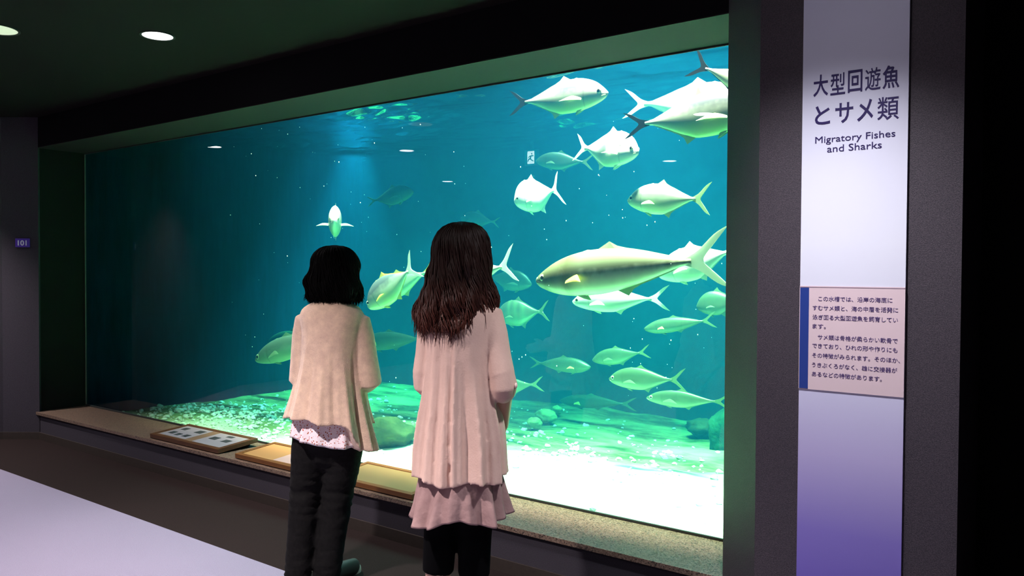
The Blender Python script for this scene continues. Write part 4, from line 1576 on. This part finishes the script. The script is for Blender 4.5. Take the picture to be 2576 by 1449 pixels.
# --- short-haired woman in the peach cardigan
def woman_short():
    root = empty('person', (-2.705, 2.36, 0), radians(34))
    tag(root, 'woman with short black hair in peach cardigan over floral blouse, hands held in front', 'person')
    hx = -0.005
    P = {'hip': (-0.02, 0.76), 'waist': (-0.015, 0.93), 'chest': (-0.01, 1.13), 'neck': (-0.005, 1.26), 'head': (hx, 1.385),
         'knee': [(-0.135, 0.015, 0.42), (0.010, 0.02, 0.42)], 'ankle': [(-0.160, -0.01, 0.085), (-0.030, 0.0, 0.085)],
         'arm': [((-0.128, 0.0, 1.174), (-0.152, -0.01, 0.93), (-0.05, 0.19, 0.93)), ((0.108, 0.0, 1.168), (0.162, -0.02, 0.915), (0.045, 0.19, 0.925))]}
    remeshed('body', body_geos(P), 0.0055, M_skin, root, 2)
    face_bits(root, None, *P['head'])
    # trousers with creases bunched at the knees
    tr = remeshed('trousers', trousers_geos(P, 0.80, 0.022, 1.0, 0.142), 0.011, M_black, root, 2,
                  lambda p, n_: 0.006 * (1 - 2 * abs(noise.noise(Vector((p.x * 9, p.y * 9, p.z * 34))))) * (0.35 + exp(-((p.z - 0.42) / 0.09) ** 2) + 0.8 * exp(-((p.z - 0.08) / 0.06) ** 2)))
    for i, s in ((0, -1), (1, 1)):
        shoe(root, P['ankle'][i], s, M_shoe, -0.5 if s > 0 else 0.1)
    # blouse
    hem = lambda a: 0.645 + 0.018 * sin(a * 2 + 0.5) + (0.012 if sin(a) < 0 else 0)
    drape('floral_blouse', [(0, -0.01, 0, 0.09, 0.065), (0.15, -0.01, 0, 0.112, 0.085), (0.6, -0.015, 0, 0.118, 0.095), (0.8, -0.02, -0.003, 0.150, 0.115), (1, -0.022, -0.005, 0.160, 0.130)], hem, M_floral, root,
          folds=[(-1.0, 0.10, 0.010, 0.5), (-1.5, 0.14, -0.008, 0.5), (-2.1, 0.10, 0.010, 0.5), (-0.4, 0.12, -0.008, 0.5), (-2.7, 0.12, 0.008, 0.5)], zt=1.12, inset=0.06)
    # cardigan: slanted hem, long point at the right

    def hem2(a):
        a = (a + pi) % (2 * pi) - pi
        x = cos(a)
        z = 0.748 - 0.030 * x
        if x > 0.55 and a < 0.5:
            z -= 0.105 * min(1, (x - 0.55) / 0.25)
        if x < -0.8:
            z -= 0.02
        return z + 0.006 * sin(a * 9)
    tab = [(0, -0.008, -0.01, 0.050, 0.052), (0.03, -0.008, -0.01, 0.092, 0.072), (0.08, -0.008, -0.012, 0.130, 0.092), (0.15, -0.008, -0.014, 0.140, 0.104), (0.28, -0.008, -0.012, 0.130, 0.116),
           (0.5, -0.012, -0.008, 0.136, 0.122), (0.75, -0.014, -0.006, 0.160, 0.138), (1, -0.012, -0.01, 0.196, 0.160)]
    sl = []
    for i, s in ((0, -1), (1, 1)):
        sh, el, wr = (Vector(q) for q in P['arm'][i])
        sl.append(capsule_geo([(sh + Vector((-s * 0.03, 0, 0.0)), 0.058, 0.058), (sh + Vector((-s * 0.003, 0, -0.004)), 0.0585, 0.058), (sh.lerp(el, 0.25), 0.055, 0.058), (sh.lerp(el, 0.6), 0.051, 0.056), (el + Vector((0, -0.002, 0.0)), 0.050, 0.056),
                               (el.lerp(wr, 0.25) + Vector((0, 0, -0.008)), 0.053, 0.060), (el.lerp(wr, 0.60), 0.046, 0.056)], 20))
    folds = [(-0.62, 0.05, -0.020, 0.30), (-0.42, 0.06, 0.016, 0.45), (-0.22, 0.05, -0.016, 0.5), (-0.05, 0.07, 0.014, 0.5), (-0.95, 0.09, 0.010, 0.45), (-1.30, 0.08, -0.008, 0.4), (-1.62, 0.08, 0.008, 0.35), (-1.95, 0.07, -0.008, 0.35), (-2.25, 0.08, 0.009, 0.35), (-2.6, 0.07, -0.010, 0.4), (-2.9, 0.08, 0.012, 0.5)]
    drape('cardigan', tab, hem2, M_knit, root, folds=folds, zt=1.275, voxel=0.0065, extra=sl, rough=0.010, inset=0.05)
    # bob
    T = [(1.513, 0.012, 0.012, 0.012, 0.012), (1.506, 0.045, 0.045, 0.048, 0.045), (1.49, 0.072, 0.072, 0.078, 0.07), (1.46, 0.092, 0.094, 0.098, 0.082), (1.42, 0.099, 0.101, 0.106, 0.080), (1.39, 0.103, 0.103, 0.108, 0.070),
         (1.37, 0.116, 0.108, 0.108, 0.064), (1.345, 0.122, 0.114, 0.108, 0.058), (1.32, 0.114, 0.117, 0.104, 0.052), (1.30, 0.110, 0.112, 0.098, 0.045), (1.28, 0.108, 0.112, 0.090, 0.035), (1.265, 0.085, 0.095, 0.075, 0.02)]
    hair(root, T, hx + 0.003, M_hair1, 11, 0.016, 1000, 0.0027, 0.014, ragged=0.026)
    return root


# --- long-haired woman in the pale pink coat
def woman_long():
    root = empty('person', (-1.862, 2.225, 0), radians(24))
    tag(root, 'woman with long brown hair in pale pink coat and mauve skirt, facing the tank', 'person')
    hx = 0.0
    P = {'hip': (-0.01, 0.80), 'waist': (0.0, 0.99), 'chest': (0.0, 1.19), 'neck': (0.0, 1.325), 'head': (hx, 1.452),
         'knee': [(-0.085, 0.015, 0.44), (0.050, 0.01, 0.44)], 'ankle': [(-0.095, -0.01, 0.085), (0.045, -0.01, 0.085)],
         'arm': [((-0.108, 0.0, 1.235), (-0.140, -0.01, 1.00), (-0.045, 0.17, 0.86)), ((0.104, 0.0, 1.235), (0.166, -0.045, 1.005), (0.135, 0.085, 0.83))]}
    remeshed('body', body_geos(P), 0.0055, M_skin, root, 2)
    face_bits(root, None, *P['head'])
    remeshed('leggings', trousers_geos(P, 0.84, 0.288, 0.93, 0.14), 0.010, M_legg, root, 2)
    for i, s in ((0, -1), (1, 1)):
        shoe(root, P['ankle'][i], s, M_shoe)
    # skirt: deep soft folds
    R = random.Random(5)
    fo = []
    a = -pi
    k = 0
    while a < pi:
        fo.append((a, 0.09, (0.010 if k % 2 else -0.013) * R.uniform(0.7, 1.3), 0.58))
        a += R.uniform(0.17, 0.27)
        k += 1
    hem = lambda a: 0.510 + 0.014 * sin(a * 4.2) + 0.016 * cos(a + 0.3)
    drape('skirt', [(0, 0, 0, 0.12, 0.095), (0.58, 0, -0.005, 0.138, 0.115), (1, -0.002, -0.012, 0.176, 0.155)], hem, M_skirt, root, folds=fo, zt=0.92, rough=0.03, n=260, rows=60, inset=0.05)

    def hem2(a):
        return 0.668 - 0.018 * abs(sin(a)) + 0.008 * sin(a * 5 + 1)
    tab = [(0, 0, -0.012, 0.048, 0.05), (0.03, 0, -0.012, 0.090, 0.070), (0.08, 0, -0.014, 0.120, 0.090), (0.15, 0, -0.014, 0.130, 0.104), (0.3, 0, -0.010, 0.122, 0.116), (0.55, 0.0, -0.006, 0.134, 0.125),
           (0.8, 0.0, -0.006, 0.160, 0.138), (1, 0.002, -0.008, 0.170, 0.150)]
    sl = []
    for i, s in ((0, -1), (1, 1)):
        sh, el, wr = (Vector(q) for q in P['arm'][i])
        e2 = el.lerp(wr, 0.05)
        sl.append(capsule_geo([(sh + Vector((-s * 0.03, 0, 0.0)), 0.056, 0.056), (sh + Vector((-s * 0.003, 0, -0.004)), 0.057, 0.056), (sh.lerp(el, 0.25), 0.052, 0.056), (sh.lerp(el, 0.6), 0.047, 0.054), (sh.lerp(el, 0.88), 0.047, 0.054)], 20))
        sl.append(capsule_geo([(sh.lerp(el, 0.90), 0.046, 0.052), (e2, 0.050, 0.058), (el.lerp(wr, 0.14), 0.047, 0.056)], 20))
    folds = [(-1.57, 0.022, -0.016, 0.02), (-1.50, 0.06, 0.010, 0.1), (-1.72, 0.05, 0.008, 0.15), (-1.95, 0.05, -0.006, 0.2), (-2.12, 0.05, 0.007, 0.2), (-2.32, 0.05, -0.007, 0.2), (-2.55, 0.06, 0.008, 0.2), (-2.8, 0.05, -0.009, 0.2),
             (-1.22, 0.07, -0.012, 0.35), (-0.95, 0.08, 0.018, 0.4), (-0.72, 0.05, -0.014, 0.35), (-0.45, 0.06, 0.012, 0.3), (-0.2, 0.05, -0.014, 0.35)]
    coat = drape('coat', tab, hem2, M_coat, root, folds=folds, zt=1.335, voxel=0.006, extra=sl, rough=0.016, inset=0.05)
    # sleeve tab with its button
    el = Vector(P['arm'][1][1])
    g = ellipsoid_geo((el.x + 0.048, el.y - 0.012, el.z - 0.005), (0.006, 0.009, 0.010), 12, 8)
    mk('button', g[0], g[1], M_hem, coat, True)
    # long hair
    T = [(1.582, 0.012, 0.012, 0.012, 0.012), (1.574, 0.045, 0.045, 0.050, 0.045), (1.555, 0.075, 0.072, 0.080, 0.07), (1.52, 0.098, 0.090, 0.100, 0.084), (1.47, 0.108, 0.099, 0.108, 0.080), (1.43, 0.110, 0.100, 0.108, 0.066),
         (1.38, 0.126, 0.104, 0.106, 0.050), (1.34, 0.136, 0.112, 0.106, 0.040), (1.30, 0.148, 0.116, 0.118, 0.030), (1.25, 0.164, 0.112, 0.128, 0.02), (1.21, 0.160, 0.075, 0.132, 0.01), (1.185, 0.140, 0.030, 0.130, 0.0)]
    hair(root, T, hx, M_hair2, 23, 0.020, 1200, 0.0026, 0.020, ragged=0.055, rows=60)
    return root


woman_short()
woman_long()
